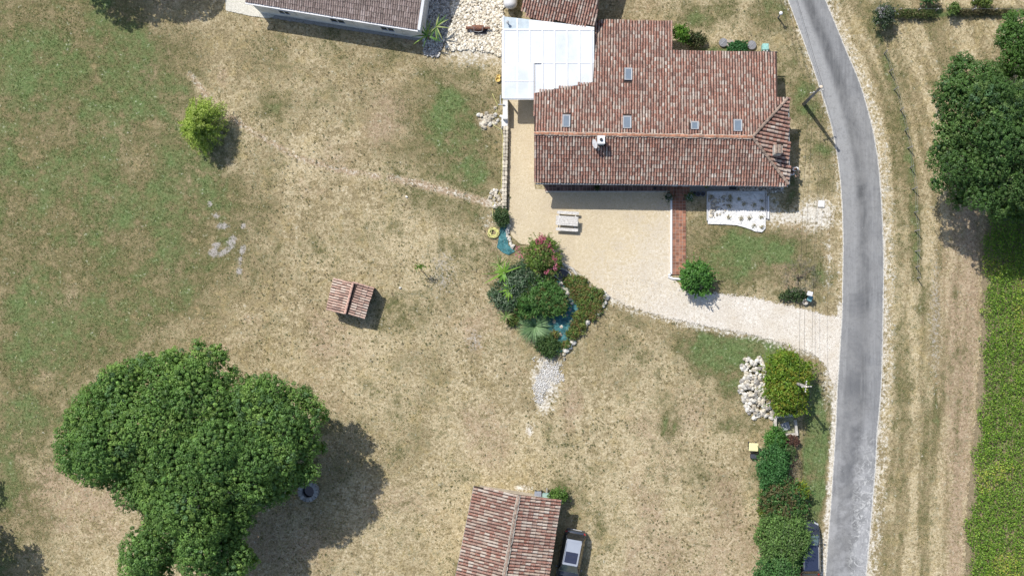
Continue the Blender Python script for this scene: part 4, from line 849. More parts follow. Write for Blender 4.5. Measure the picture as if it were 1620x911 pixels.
for i, (x, y, rx, ry, lab) in enumerate([(905, 447, 13, 9, 'low green succulent mound just below the small dark pond'), (917, 462, 14, 12, 'reddish succulent mound beside the white rocks of the island'), (936, 464, 10, 8, 'yellow green succulent mound at the north east corner of the island'), (948, 470, 8, 10, 'olive succulent mound nearest the white corner stones'), (928, 480, 14, 10, 'brownish succulent mound in the middle of the east bed'), (945, 488, 8, 8, 'rusty succulent mound beside the east edging stones'), (920, 500, 12, 8, 'green succulent mound below the brownish one'), (914, 518, 12, 10, 'succulent mound beside the bare teal sheet'), (905, 530, 8, 7, 'orange red succulent mound on the south east edge'), (878, 530, 6, 5, 'sparse brown succulent mound between loose rocks on teal sheet'), (896, 545, 7, 5, 'small reddish succulent mound near the south tip'), (918, 448, 9, 9, 'green and white mottled mound between pond and courtyard edge'), (852, 506, 6, 4, 'low dark mound just north east of the fountain grass'), (868, 540, 9, 7, 'low olive mound between fountain grass and south bush'), (812, 506, 8, 8, 'low mound between the yucca and the fountain grass'), (936, 500, 7, 6, 'small olive mound tucked against the east edging stones')]):
    shrub('succulent_mound', lab, ell(x, y, rx*1.15, ry*1.2), .35, [(.15, .22, .055), (.19, .26, .06), (.23, .17, .07), (.11, .19, .05), (.12, .2, .06)] if i % 2 == 0 else [(.21, .25, .065), (.16, .21, .06), (.24, .17, .07), (.13, .2, .06)], lr=.22, cs=.15, npl=12, leaf=(.13, .045), keep=.8, group=gi, cat='succulent')
shrub('low_shrub', 'dark green low bush at the south tip of the garden island', [(850, 532), (870, 530), (885, 540), (885, 556), (872, 566), (858, 560), (846, 548)], .7, [(.07, .13, .04), (.1, .16, .05), (.05, .1, .035)], lr=.25, cs=.18, leaf=(.15, .04))
# pink flowers as small blossom heads, a part of the oleander
t = [o for o in bpy.data.objects if o.name == 'pink_oleander'][0]; ps = []
for cx_, cy_, n, s in ((857, 381, 60, 7), (864, 388, 30, 6), (868, 392, 20, 6), (876, 412, 22, 6), (879, 424, 12, 4), (848, 398, 14, 5), (866, 430, 8, 3), (822, 405, 6, 5), (818, 392, 5, 4)):
    for _ in range(n):
        x, y = random.gauss(cx_, s*.6), random.gauss(cy_, s*.6); ps.append(P(x, y, 1.75+random.uniform(-.15, .12)))
ps = np.repeat(np.array(ps), 6, 0); ps = ps+RNG.normal(0, .05, ps.shape)
c_ = np.array([(.48, .12, .2), (.55, .22, .3), (.42, .1, .14)])[RNG.integers(0, 3, len(ps))]
f_ = bpy.data.objects.new('blossom', npmesh('blossom', leafquads(ps, rnd_dirs(len(ps)), .1, .08, None, up=.8), 4, FOL, c_, ORG[t.name])); link(f_, t, ORG[t.name]); f_['kind'] = 'stuff'

def blade_geo(c, n, L, w_, rise, droop, pal, seg=5, spread=(0, 2*PI), j=.2, fold=0):
    V = []; col = []
    for i in range(n):
        a = random.uniform(*spread); l = L*random.uniform(1-j, 1+j*.6); el = rise*random.uniform(.5, 1.1); wv = w_*random.uniform(.8, 1.2); pts = []
        for s in range(seg+1):
            t_ = s/seg; r = l*t_*math.cos(el*(1-.3*t_)); z = l*(math.sin(el)*t_-droop*t_*t_); pts.append(Vector((c[0]+math.cos(a)*r, c[1]+math.sin(a)*r, max(c[2]+z, .03))))
        sd_ = Vector((-math.sin(a), math.cos(a), 0)); cc_ = np.array(random.choice(pal))*random.uniform(.8, 1.2)
        for s in range(seg):
            wa = wv*(.5 if s == 0 else 1-(s/seg)**2*.8)/2; wb = wv*(1-((s+1)/seg)**2*.98)/2
            V += [pts[s]-sd_*wa, pts[s]+sd_*wa, pts[s+1]+sd_*wb, pts[s+1]-sd_*wb]; col.append(cc_)
    return [tuple(v) for v in V], col
def bladeplant(name, label, cat, px, h0, specs, group=None, stem=None, part='leaf'):
    c = P(*px, h0); base = (c[0], c[1], 0); V = []; col = []
    t = thing(name, label, cat, base, group)
    for sp in specs:
        v, k_ = blade_geo(c, **sp); V += v; col += k_
    if part == 'leaf' and len(V)//20 < 26:      # few and large enough to be leaves of their own
        for i in range(0, len(V), 20):
            o = bpy.data.objects.new('leaf', npmesh('leaf', V[i:i+20], 4, FOL, np.array(col[i//4:i//4+5]), base)); link(o, t, base)
    else:
        o = bpy.data.objects.new('blades', npmesh('blades', V, 4, FOL, np.array(col), base)); link(o, t, base); o['kind'] = 'stuff'
    if h0 > .15: MB().tube([(c[0], c[1], -.05), (c[0], c[1], h0)], [.07, .05], 7).build('stem', BARK, t)
    return t
YU = [(.13, .20, .05), (.2, .26, .08), (.09, .16, .04), (.3, .33, .14)]
bladeplant('fountain_grass', 'round pale green fountain grass tuft on the garden island', 'ornamental grass', (846, 516), .1, [dict(n=560, L=1.65, w_=.04, rise=.95, droop=.5, pal=[(.20, .31, .15), (.16, .27, .12), (.25, .36, .19), (.12, .21, .09)], j=.3)])
bladeplant('yucca_plant', 'small spiky yellow green yucca casting a star shadow left of the fountain grass', 'yucca', (800, 500), .9, [dict(n=22, L=.8, w_=.07, rise=.7, droop=.45, pal=YU)])
bladeplant('yucca_plant', 'upper spiky yucca beside the two bigger leafed banana plants', 'yucca', (791, 420), .9, [dict(n=24, L=.95, w_=.07, rise=.7, droop=.4, pal=YU)])
BN = [(.13, .27, .035), (.2, .35, .05), (.10, .21, .035)]
def banana(px, lab, leaves):
    c = P(*px, 1.6); t = thing('banana_plant', lab, 'banana plant', (c[0], c[1], 0)); MB().tube([(c[0], c[1], -.05), (c[0], c[1], 1.6)], [.12, .07], 8).build('stem', M('green_stem', (.15, .2, .07), .8), t)
    for a, L, w_ in leaves:
        v, k_ = blade_geo((c[0], c[1], 1.5), 1, L, w_, .5, .35, BN, 6, (a, a), 0)
        o = bpy.data.objects.new('leaf', npmesh('leaf', v, 4, FOL, np.array(k_), ORG[t.name])); link(o, t, ORG[t.name])
banana((797, 432), 'banana plant with one long narrow leaf reaching over the west lawn', [(3.65, 1.9, .16), (.35, 1.6, .16), (3.2, 1.9, .07), (1.1, 1.3, .14), (1.45, 1.1, .16), (3.9, .7, .4), (4.3, .9, .34), (2.6, .9, .1), (5.2, .9, .12), (3.0, .8, .3), (2.2, 1.0, .22), (4.8, .8, .3), (.9, .9, .2)])
banana((806, 458), 'lower banana plant with thin arching leaves above the grey bush', [(3.9, 1.0, .12), (4.6, 1.1, .14), (4.3, .8, .3), (.6, .7, .1), (1.9, .8, .1), (2.9, .8, .1), (3.4, .9, .26), (5.0, .8, .24), (2.4, .7, .2)])
bladeplant('palm_plant', 'strap leaved green palm by the neighbour house corner, the southern of a pair', 'palm', (676, 57), 1.3, [dict(n=14, L=1.25, w_=.12, rise=.5, droop=.4, pal=[(.09, .2, .03), (.2, .3, .06), (.28, .33, .12), (.06, .14, .03)])], 'palms at the neighbour house corner')
bladeplant('palm_plant', 'strap leaved green palm by the neighbour house corner, the northern of a pair', 'palm', (690, 43), 1.3, [dict(n=13, L=1.25, w_=.12, rise=.5, droop=.4, pal=[(.06, .15, .03), (.28, .33, .12), (.06, .14, .03)])], 'palms at the neighbour house corner')
# sapling
sx_, sy_ = G(671, 432); t = thing('sapling', 'tiny thin sapling with one tuft of leaves near the middle of the lawn', 'sapling', (sx_, sy_, 0)); tp = P(664.5, 422.5, 1.6)
MB().tube([(sx_, sy_, -.05), (sx_-.1, sy_+.12, .8), tp], [.035, .03, .015], 6).build('trunk', BARK, t)
pp = np.array(tp)+RNG.normal(0, .15, (120, 3))*np.array([1.3, .8, .8]); o = bpy.data.objects.new('crown', npmesh('crown', leafquads(pp, rnd_dirs(120), .14, .09, None), 4, FOL, np.array([(.14, .24, .04)]*120)*RNG.uniform(.6, 1.4, (120, 1)), ORG[t.name])); link(o, t, ORG[t.name])

# ---------------------------------------------------------------- crop field
FP = [(1559, 345), (1554, 400), (1554, 450), (1554, 520), (1551, 560), (1547, 610), (1545, 650), (1540, 700), (1533, 760), (1528, 830), (1525, 911), (1520, 1010), (1800, 1010), (1800, 300), (1600, 300)]
SOIL = gravel_mat('field_soil', [(.3, (.15, .12, .075)), (.6, (.25, .2, .13)), (.8, (.36, .3, .2))], .9, (.22, .18, .11))
sheet('field_soil', FP, SOIL, .012)
fp = GA(FP); lo, hi = fp.min(0), fp.max(0); n = 170000; q = RNG.uniform(lo, hi, (n, 2)); q = q[sdf(q, fp)+(fbm(q[:, 0], q[:, 1], .9, 61, 4)-.5)*1.6 > RNG.random(n)*.5-.1]; q = q[(q[:, 0] < 44.5) & (q[:, 1] > -27)]
hh = fbm(q[:, 0], q[:, 1], 1.6, 21, 4); hh2 = fbm(q[:, 0], q[:, 1], .3, 25, 3); row = np.cos(q[:, 0]*2*PI/.62)*.05
z = .12+RNG.random(len(q))**.6*.5*(.35+1.1*hh)+row; kk = RNG.random(len(q)) < .25+1.2*hh; q, z, hh2 = q[kk], z[kk], hh2[kk]
pos = np.stack([q[:, 0], q[:, 1], z], -1); pal = np.array([(.13, .235, .032), (.17, .29, .04), (.22, .35, .05), (.09, .17, .027), (.31, .40, .065), (.42, .42, .08)])
ci = np.clip((RNG.random(len(q))*4.2+sstep(.5, .7, hh2)*1.6).astype(int), 0, 5); col = pal[ci]*RNG.uniform(.75, 1.25, (len(q), 1))
o = link(bpy.data.objects.new('crop_plants', npmesh('crop_plants', leafquads(pos, np.zeros((len(q), 3)), .15, .08, None, jit=.55, up=.7), 4, FOL, col)))
tag(o, 'dense bright green leafy crop filling the lower right corner', 'crop', kind='stuff')

# ---------------------------------------------------------------- grass and weeds
def maskat(arr, x, y):
    px, py = np.asarray(x), np.asarray(y); i = np.clip(np.searchsorted(gx, px), 0, NX-1); j = np.clip(np.searchsorted(gy, py), 0, NY-1); return arr.reshape(NY, NX)[j, i]
HARD = [[(806, 155), (846, 155), (846, 300), (1061, 300), (1086, 436), (1100, 462), (1140, 465), (1200, 473), (1262, 487), (1310, 500), (1333, 500), (1329, 570), (1322, 615), (1308, 580), (1250, 547), (1190, 530), (1120, 517), (1050, 502), (955, 466), (915, 430), (862, 392), (808, 372)],
        [(1086, 285), (1250, 285), (1250, 305), (1086, 305)], [(1118, 304), (1214, 304), (1214, 366), (1118, 360)], [(845, 283), (1088, 283), (1088, 304), (845, 304)], [(1060, 300), (1086, 300), (1086, 438), (1060, 438)]]
def freepts(n, xr=(-42, 42), yr=(-24, 24.5)):
    q = np.stack([RNG.uniform(*xr, n), RNG.uniform(*yr, n)], -1); px = q[:, 0]*20+810; py = 455.5-q[:, 1]*20
    k = ~((px > interpx(RL, py)-2) & (px < interpx(RR, py)+2))
    for h_ in HARD: k &= sdf(q, GA(h_)) < 0
    k &= sdf(q, fp) < 0
    return q[k]
q = freepts(190000); gm = maskat(GMASK, q[:, 0], q[:, 1]); cm = maskat(CMASK, q[:, 0], q[:, 1]); nn = fbm(q[:, 0], q[:, 1], 1.1, 33, 4); n2_ = fbm(q[:, 0], q[:, 1], 4, 37, 2)
kk = (RNG.random(len(q)) < .15+1.3*sstep(.42, .68, nn*.7+n2_*.3+gm*.1)) & (cm < .45); q, gm, nn = q[kk], gm[kk], nn[kk]; m = 2
pos = np.repeat(np.column_stack([q, np.zeros(len(q))]), m, 0); a = RNG.uniform(0, 2*PI, len(pos)); L = RNG.uniform(.05, .13, len(pos)); le = RNG.uniform(.35, 1.0, len(pos))
dx, dy = np.cos(a), np.sin(a); w_ = RNG.uniform(.012, .026, len(pos)); p0 = pos+np.stack([dx*0+RNG.normal(0, .03, len(pos)), RNG.normal(0, .03, len(pos)), np.zeros(len(pos))-.02], -1)
V = np.stack([p0+np.stack([-dy*w_, dx*w_, 0*dx], -1), p0-np.stack([-dy*w_, dx*w_, 0*dx], -1), p0+np.stack([dx*L*np.cos(le), dy*L*np.cos(le), L*np.sin(le)], -1)], 1).reshape(-1, 3)
gc = np.where((RNG.random(len(pos)) < np.repeat(np.clip(gm*1.1+.12, 0, 1), m))[:, None], np.array([.12, .155, .05]), np.array([.40, .33, .19]))*RNG.uniform(.6, 1.25, (len(pos), 1))
tag(link(bpy.data.objects.new('grass', npmesh('grass', V, 3, FOL, gc))), 'short dry and green grass blades over the lawns', 'grass', kind='stuff')
# dark rosette weeds dotted over the dry lawn
q = freepts(60000, (-22, 25), (-24, 24)); px, py = q[:, 0]*20+810, 455.5-q[:, 1]*20; dens = np.clip(fbm(q[:, 0], q[:, 1], .25, 44, 3)*3.2-1.2, 0, 1)*np.clip(1.1-maskat(GMASK, q[:, 0], q[:, 1])*1.1, .12, 1)
dens *= np.where((px > 380) & (px < 1200) & (py > 120), 1, .25); q = q[RNG.random(len(q)) < dens*.21]; m = 6; n = len(q)
a = RNG.uniform(0, 2*PI, n*m); s = np.repeat(RNG.uniform(.04, .10, n), m); P0 = np.repeat(np.column_stack([q, np.full(n, .015)]), m, 0); dx, dy = np.cos(a), np.sin(a); zz_ = RNG.uniform(.2, .6, n*m)*s
V = np.stack([P0, P0+np.stack([dx*s*.6-dy*s*.3, dy*s*.6+dx*s*.3, zz_], -1), P0+np.stack([dx*s, dy*s, zz_*.7], -1), P0+np.stack([dx*s*.6+dy*s*.3, dy*s*.6-dx*s*.3, zz_], -1)], 1).reshape(-1, 3)
wc = np.repeat(np.array([(.15, .135, .06), (.19, .15, .085), (.11, .12, .045)])[RNG.integers(0, 3, n)], m, 0)
tag(link(bpy.data.objects.new('weeds', npmesh('weeds', V, 4, FOL, wc))), 'small dark rosette weeds dotted over the dry lawn', 'weeds', kind='stuff')
# fallen pale leaves under and around the big tree
n = 2600; q = np.stack([RNG.normal(-26, 9, n), RNG.normal(-13, 7, n)], -1); q = q[(q[:, 0] < -8)]; V = leafquads(np.column_stack([q, np.full(len(q), .03)]), np.tile([0, 0, 1.], (len(q), 1)), .09, .06, None, jit=.2)
tag(link(bpy.data.objects.new('fallen_leaves', npmesh('fallen_leaves', V, 4, FOL, np.array([(.5, .44, .2)]*len(q))*RNG.uniform(.5, 1.2, (len(q), 1))))), 'pale yellow fallen leaves scattered on the lower left lawn', 'leaves', kind='stuff')
# ---------------------------------------------------------------- rocks
def rockmesh(name, mat, flat=.6, sub=1, j=.22):
    bm = bmesh.new(); bmesh.ops.create_icosphere(bm, subdivisions=sub, radius=.5)
    for v in bm.verts: v.co *= 1+random.uniform(-j, j); v.co.z *= flat
    me = bpy.data.meshes.new(name); bm.to_mesh(me); bm.free(); me.materials.append(mat); return me
RCW = [rockmesh(f'white_rock_{i}', ROCKW) for i in range(5)]; RCC = [rockmesh(f'cream_rock_{i}', ROCKC) for i in range(5)]
RKG = M('grey_rock', (.34, .32, .29), .95, .2, 6, rnd=.4, bump=.6); RCG = [rockmesh(f'grey_rock_{i}', RKG) for i in range(3)]
def rock(parent, px, py, s, h=0, pool=RCC, name='stone', rz=None, flat=1):
    x, y, _ = P(px, py, h); return inst(name, random.choice(pool), parent, (x, y, h+s*.12), (random.uniform(-.3, .3), random.uniform(-.3, .3), rz if rz is not None else random.uniform(0, 6)), (s*random.uniform(.85, 1.2), s*random.uniform(.7, 1), s*flat))
def gravelstuff(name, label, polypx, n, smin, smax, mat, h=.03, ws=None):
    poly = GA(polypx); lo, hi = poly.min(0), poly.max(0); q = RNG.uniform(lo, hi, (n*3, 2)); q = q[sdf(q, poly)+(fbm(q[:, 0], q[:, 1], 1.6, 5)-.5)*(1.6 if 'chips' in name else .6) > RNG.random(len(q))*(.6 if 'chips' in name else .1)][:n]
    bm = bmesh.new(); bmesh.ops.create_icosphere(bm, subdivisions=1, radius=.5); TV = np.array([v.co[:] for v in bm.verts])*RNG.uniform(.75, 1.25, (len(bm.verts), 1)); TF = [[v.index for v in f.verts] for f in bm.faces]; bm.free()
    s = RNG.uniform(smin, smax, len(q))[:, None]*RNG.uniform(.6, 1.1, (len(q), 3)); s[:, 2] *= .6
    o = link(bpy.data.objects.new(name, repeat_mesh(name, TV, TF, np.column_stack([q, np.full(len(q), h)+RNG.uniform(0, .03, len(q))]), RNG.uniform(0, 6, len(q)), s, mat))); return tag(o, label, 'gravel', kind='stuff')
def islrand(name, pal):
    k = NT(name); c = k.ramp(k.geo.outputs['Random Per Island'], pal); c = k.mix(k.mr(k.noise(20, 3), .5, .7, 0, .4), c, (.3, .27, .22)); return k.fin(c, .95, .1)
GST = islrand('gravel_stones', [(0, (.34, .29, .22)), (.3, (.55, .49, .38)), (.6, (.68, .62, .5)), (1, (.8, .77, .7))])
gravelstuff('stone_gravel', 'coarse cream stones covering the yard between the two northern houses', [(712, -20), (800, -20), (797, 60), (792, 90), (770, 84), (735, 78), (718, 84), (700, 80), (704, 60), (714, 30)], 3300, .12, .3, GST)
gravelstuff('stone_gravel', 'grey coarse stones beside the east wall of the neighbour house', [(674, -20), (712, -20), (714, 30), (704, 70), (694, 92), (668, 90), (668, 52)], 1500, .12, .26, islrand('grey_gravel_stones', [(0, (.2, .19, .18)), (.5, (.38, .36, .34)), (1, (.62, .6, .56))]))
gravelstuff('stone_gravel', 'mixed pebble bed under the south eave at the east end', [(1167, 289), (1240, 291), (1240, 306), (1168, 304)], 520, .1, .28, islrand('bed_stones', [(0, (.18, .16, .13)), (.5, (.42, .37, .29)), (1, (.74, .71, .66))]), .04)
gravelstuff('white_chips', 'white stone chips of the short path below the garden island', [(848, 566), (870, 572), (893, 566), (893, 590), (888, 612), (872, 612), (866, 630), (852, 642), (838, 628), (840, 600)], 2000, .04, .10, islrand('chips', [(0, (.42, .40, .37)), (.5, (.64, .62, .58)), (1, (.82, .81, .78))]), .012)
gravelstuff('pebbles', 'loose pale pebbles on the curved drive', [(1085, 462), (1200, 473), (1310, 500), (1333, 500), (1322, 615), (1290, 562), (1190, 530), (1050, 502), (960, 460), (1000, 430)], 3000, .025, .06, GST, .022)
# rock pile
rp = thing('rock_pile', 'long heap of big pale limestone rocks beside the olive and orange tree', 'rock pile', (*G(1193, 615), 0))
rpoly = [(1172, 570), (1188, 565), (1202, 566), (1212, 580), (1208, 600), (1210, 625), (1222, 645), (1228, 655), (1216, 662), (1206, 656), (1192, 662), (1180, 650), (1178, 638), (1170, 625), (1168, 610), (1174, 598), (1176, 585)]
qa = np.array(rpoly, float); n = 0
while n < 290:
    p = RNG.uniform(qa.min(0), qa.max(0)); s_ = sdf(p[None], qa)[0]
    if s_ < -1: continue
    n += 1; rock(rp, p[0], p[1], random.uniform(.2, .5), h=min(.5, .02+max(0, s_)*.03)*random.uniform(.4, 1), pool=RCW+RCC[:3]+RCG[:1])
# island edging and loose rocks
ie = thing('island_edging', 'row of pale rocks edging the east side of the garden island', 'rock edging', (*G(925, 515), 0))
for x, y, s_ in ((925, 458, .3), (936, 460, .3), (944, 462, .35), (955, 464, .6), (959, 470, .65), (957, 479, .5), (954, 485, .45), (945, 493, .7), (938, 496, .4), (934, 503, .45), (929, 510, .6), (926, 516, .4), (919, 524, .4), (913, 531, .35), (906, 542, .6), (901, 549, .6), (895, 554, .65), (892, 561, .35), (893, 567, .3)):
    rock(ie, x, y, s_, .05, RCW if s_ > .4 else RCC)
lr_ = thing('rockery', 'pile of light rocks between the pond and the oleander mound', 'rockery', (*G(893, 468), 0))
for x, y, s_ in ((887, 450, .5), (893, 448, .45), (890, 458, .5), (897, 458, .55), (893, 466, .45), (899, 466, .5), (902, 473, .4), (897, 476, .35), (905, 480, .3), (889, 444, .3), (900, 450, .35)): rock(lr_, x, y, s_, .08, RCW+RCG[:1])
for x, y, s_, lab in ((877, 510, .38, 'pale wedge shaped rock lying on the teal sheet'), (888, 517, .32, 'pale rounded rock right of the wedge shaped one on the teal sheet'), (903, 509, .26, 'small grey rock at the east fold of the teal sheet'), (887, 530, .34, 'pinkish brown rock at the south of the teal sheet'), (902, 491, .3, 'grey rock between the mound and the east teal fold'), (897, 499, .24, 'little grey rock in the shade on the teal sheet'), (846, 542, .34, 'grey rock under the edge of the fountain grass')):
    x_, y_, _ = P(x, y, 0); o = inst('rock', random.choice(RCC if 'pale' in lab or 'pink' in lab else RCG), None, (x_, y_, .06), (0, 0, random.uniform(0, 6)), s_); tag(o, lab, 'rock')
o = inst('rock', RCW[1], None, (*G(633, 456), .05), (0, 0, 1), .22); tag(o, 'single small white stone on the dry lawn right of the shed', 'rock')
o = inst('rock', RCW[2], None, (*G(643, 312), .05), (0, 0, 1), (.2, .26, .2)); tag(o, 'single small white stone below the trodden path on the lawn', 'rock')
sp = thing('stone_steps', 'scattered pale stones at the north foot of the garden wall', 'stones', (*G(772, 196), 0))
for i in range(22): rock(sp, random.gauss(771, 6), random.gauss(192, 7), random.uniform(.22, .45), .02, RCC+RCW[:1])
for i in range(8): rock(sp, random.uniform(782, 794), 186+random.uniform(-4, 10), random.uniform(.2, .4), .02, RCW)
s2 = thing('stone_steps', 'scattered pale stones at the south end of the garden wall', 'stones', (*G(785, 315), 0))
for i in range(30): rock(s2, random.uniform(775, 796), random.uniform(300, 328), random.uniform(.22, .42), .03, RCC+RCW[:1])
s3 = thing('border_stones', 'short row of pale stones beside the teal strip and courtyard', 'rock edging', (*G(808, 375), 0))
for i in range(26): y = 356+i*1.5; rock(s3, 803+max(0, (y-375))*.45+random.uniform(-1, 3), y, random.uniform(.2, .36), .02, RCW+RCC[:1])
# garden wall of cut stones
gw = thing('garden_wall', 'low dry stone wall along the west side of the sandy courtyard', 'wall', (*G(800, 250), 0))
bmz = MB().box((0, 0, 0), (1, 1, 1)).mesh('wall_stone', ROCKC, bevel=.12)
for k_ in range(3):
    y = 200
    while y < 326:
        L = random.uniform(4.5, 8); xw = 800-(y-200)*.02
        for sx in (-1, 1):
            c_ = P(xw+sx*1.9, y+L/2, .5); inst('stone', bmz, gw, (c_[0]+random.uniform(-.02, .02), c_[1], .09+.17*k_+random.uniform(-.02, .02)), (random.uniform(-.05, .05), random.uniform(-.05, .05), random.uniform(-.06, .06)), (.19, L/20*.93, .17*random.uniform(.9, 1.05)))
        y += L
pw = thing('pier_wall', 'white painted wall end at the southwest corner of the veranda', 'wall', (*G(797, 175), 0))
MB().box((*P(800, 176, .5)[:2], .5), (.42, 1.6, 1.0), taper=.9).build('pier', RENDERW, pw); MB().box((*P(799, 193, .3)[:2], .25), (.62, 1.1, .5), taper=.7).build('plinth', RENDERW, pw)
MB().box((*P(793, 166, 1.2)[:2], 1.1), (.5, .06, .1)).box((*P(791.5, 158, 1.2)[:2], 1.1), (.06, .7, .1)).build('bracket', GREYP, pw)
# teal ground sheet
k = NT('teal_sheet'); cc = k.ramp(k.noise(3, 5, .65, dist=.6), [(.3, (.016, .075, .08)), (.5, (.035, .15, .165)), (.7, (.10, .26, .28))]); cc = k.mix(k.mr(k.noise(11, 4), .58, .72, 0, .6), cc, (.2, .17, .12))
k.bump(k.noise(2.5, 4, .6, dist=2), 1.0, .12); TEAL = k.fin(cc, .6, .3)
def cloth(name, lab, poly, h, mat, cat='ground sheet', amp=.08, parent=None):
    pa = GA(poly); lo, hi = pa.min(0)-.1, pa.max(0)+.1; st = .06; xs = np.arange(lo[0], hi[0], st); ys = np.arange(lo[1], hi[1], st); X, Y = np.meshgrid(xs, ys); S_ = sdf(np.stack([X.ravel(), Y.ravel()], -1), pa)
    I = np.arange(X.size).reshape(X.shape); F = np.stack([I[:-1, :-1], I[:-1, 1:], I[1:, 1:], I[1:, :-1]], -1).reshape(-1, 4); F = F[S_[F].max(1) > 0]
    q0 = np.stack([X.ravel(), Y.ravel()], -1); e_ = 1e-3; out_ = np.where(S_ < 0)[0]; go = q0[out_]
    for _ in range(2):
        s0 = sdf(go, pa); gr_ = np.stack([(sdf(go+[e_, 0], pa)-s0)/e_, (sdf(go+[0, e_], pa)-s0)/e_], -1); go = go-gr_*np.minimum(s0, 0)[:, None]
    X = X.ravel().copy(); Y = Y.ravel().copy(); X[out_] = go[:, 0]; Y[out_] = go[:, 1]; S_ = np.maximum(S_, 0); us = np.unique(F); mp = np.zeros(X.size, int); mp[us] = np.arange(len(us))
    Z = h+amp*np.abs(np.sin(X.ravel()*5+fbm(X.ravel(), Y.ravel(), 1.2, 3)*9+Y.ravel()*2))*fbm(X.ravel(), Y.ravel(), 1, 8)*np.clip(S_*4, .1, 1)
    V = np.stack([X.ravel(), Y.ravel(), Z], -1)[us]; loc = (*pa.mean(0), 0)
    me = idxmesh(name, V, mp[F], mat, off=loc, smooth=True); o = bpy.data.objects.new(name, me); link(o, None, loc); o.location = loc; return tag(o, lab, cat)
cloth('ground_sheet', 'teal weed sheet under the planting of the garden island', [(830, 450), (880, 445), (905, 445), (950, 468), (950, 488), (928, 506), (903, 538), (888, 558), (866, 556), (845, 525), (822, 500), (822, 484)], .04, TEAL)
cloth('ground_sheet', 'narrow teal weed sheet strip between the coiled hose and courtyard', [(791, 352), (801, 352), (803, 370), (804, 388), (815, 398), (805, 404), (795, 400), (786, 392), (790, 372)], .04, TEAL, amp=.05)
# pond
pd = thing('garden_pond', 'small dark preformed pond with pale rim among island plants', 'pond', (*G(890, 433), 0)); pr = [(874, 420), (884, 424), (896, 428), (903, 434), (903, 444), (898, 447), (888, 446), (874, 434), (868, 428)]
MB().prism([P(x, y, 0)[:2] for x, y in pr], .0, .07).build('pond_water', M('pond_water', (.03, .035, .045), .15, .1, 2, spec=.6, bump=0), pd)
MB().tube([P(x, y, .1) for x, y in pr+pr[:1]], .035, 6).build('pond_rim', M('rim', (.5, .5, .48), .7), pd); MB().tube([P(x, y, .05) for x, y in [(872, 409), (884, 414), (896, 421), (906, 426), (911, 434), (915, 442)]], .12, 6).build('pond_kerb', CONC, pd)
# ---------------------------------------------------------------- paving
TC = M('terracotta_paving', (.36, .165, .10), .9, .2, 5, dirt=(.24, .15, .12), dscale=4, rnd=.5, bump=.2); TC2 = M('brown_paving', (.19, .12, .10), .9, .25, 5, rnd=.55)
GROUT = M('grout', (.42, .34, .28), .95, .15)
def paving(name, rects, tl, mat, z=.06, gap=.025):
    base = MB(); o0 = None
    for (x0, y0, x1, y1) in rects: a = G(x0, y0); b_ = G(x1, y1); base.box(((a[0]+b_[0])/2, (a[1]+b_[1])/2, z/2), (abs(b_[0]-a[0]), abs(a[1]-b_[1]), z))
    o0 = base.build(name, GROUT); o0['kind'] = 'structure'; tm = MB().box((0, 0, 0), (1, 1, 1)).mesh('tile_'+name, mat)
    for (x0, y0, x1, y1) in rects:
        a = G(x0, y0); b_ = G(x1, y1); W_, H_ = b_[0]-a[0], a[1]-b_[1]; nx, ny = max(1, round(W_/tl)), max(1, round(H_/tl))
        for i in range(nx):
            for j in range(ny): inst('tile', tm, o0, (a[0]+(i+.5)*W_/nx, a[1]-(j+.5)*H_/ny, z+.006+random.uniform(-.003, .004)), (0, 0, 0), (W_/nx-gap, H_/ny-gap, .03))
paving('tiled_path', [(1063.5, 313, 1085, 435), (1055, 291, 1091, 312.6)], .25, TC); paving('terrace', [(862, 291, 1054.6, 303)], .3, TC2, .07)
GP = sheet('paved_strip', [(1091, 290), (1167, 290), (1167, 305), (1091, 305)], DKC, .03)
kb = thing('path_kerb', 'white painted kerb along the red tiled path', 'kerb', (*G(1060, 370), 0)); MB().box((*G(1061.8, 372), .07), (.14, 6.2, .14)).build('kerb_stone', WHITE, kb)
for a_, b_ in (((1061.5, 433), (1057, 437)), ((1057, 438), (1064, 441)), ((1064, 441), (1081, 442))): MB().beam((*G(*a_), .07), (*G(*b_), .07), .14, .14).build('kerb_stone', WHITE, kb)
tkb = thing('terrace_kerb', 'thin pale kerb in front of the shaded house terrace', 'kerb', (*G(960, 304), 0)); MB().box((*G(961, 304), .06), (9.8, .09, .12)).build('kerb_stone', CONC, tkb)
for x, n_ in ((1067, 'left'), (1084, 'right')):
    solo('door_step', MB().box((*G(x, 293.5), .14), (.52, .24, .24), 0), RENDERW, f'pale stone block at the {n_} of the front door under the eave', 'step', (*G(x, 293.5), 0), bevel=.02)
solo('door_mat', MB().box((*G(1159, 297), .045), (.55, .32, .03)), DARKM, 'dark rectangular mat beside the pebble bed under the eave', 'mat', (*G(1159, 297), 0))
def pot(px, py, r, h, mat, lab, plant=None, cat='plant pot'):
    c_ = G(px, py); t = thing('plant_pot', lab, cat, (*c_, 0)); MB().lathe((*c_, 0), [(r*.7, 0), (r, h), (r*.86, h), (r*.8, h-.06)], 14).build('pot', mat, t)
    if plant:
        n = 160; pp = np.array([*c_, h+.2])+RNG.normal(0, 1, (n, 3))*np.array([r*.8, r*.8, .12]); f = bpy.data.objects.new('foliage', npmesh('foliage', leafquads(pp, rnd_dirs(n), .14, .07, None), 4, FOL, np.array([plant]*n)*RNG.uniform(.6, 1.3, (n, 1)), (*c_, 0))); link(f, t, (*c_, 0))
    else: MB().lathe((*c_, 0), [(r*.79, h-.05), (r*.79, h-.04)], 12).build('soil', DARKM, t)
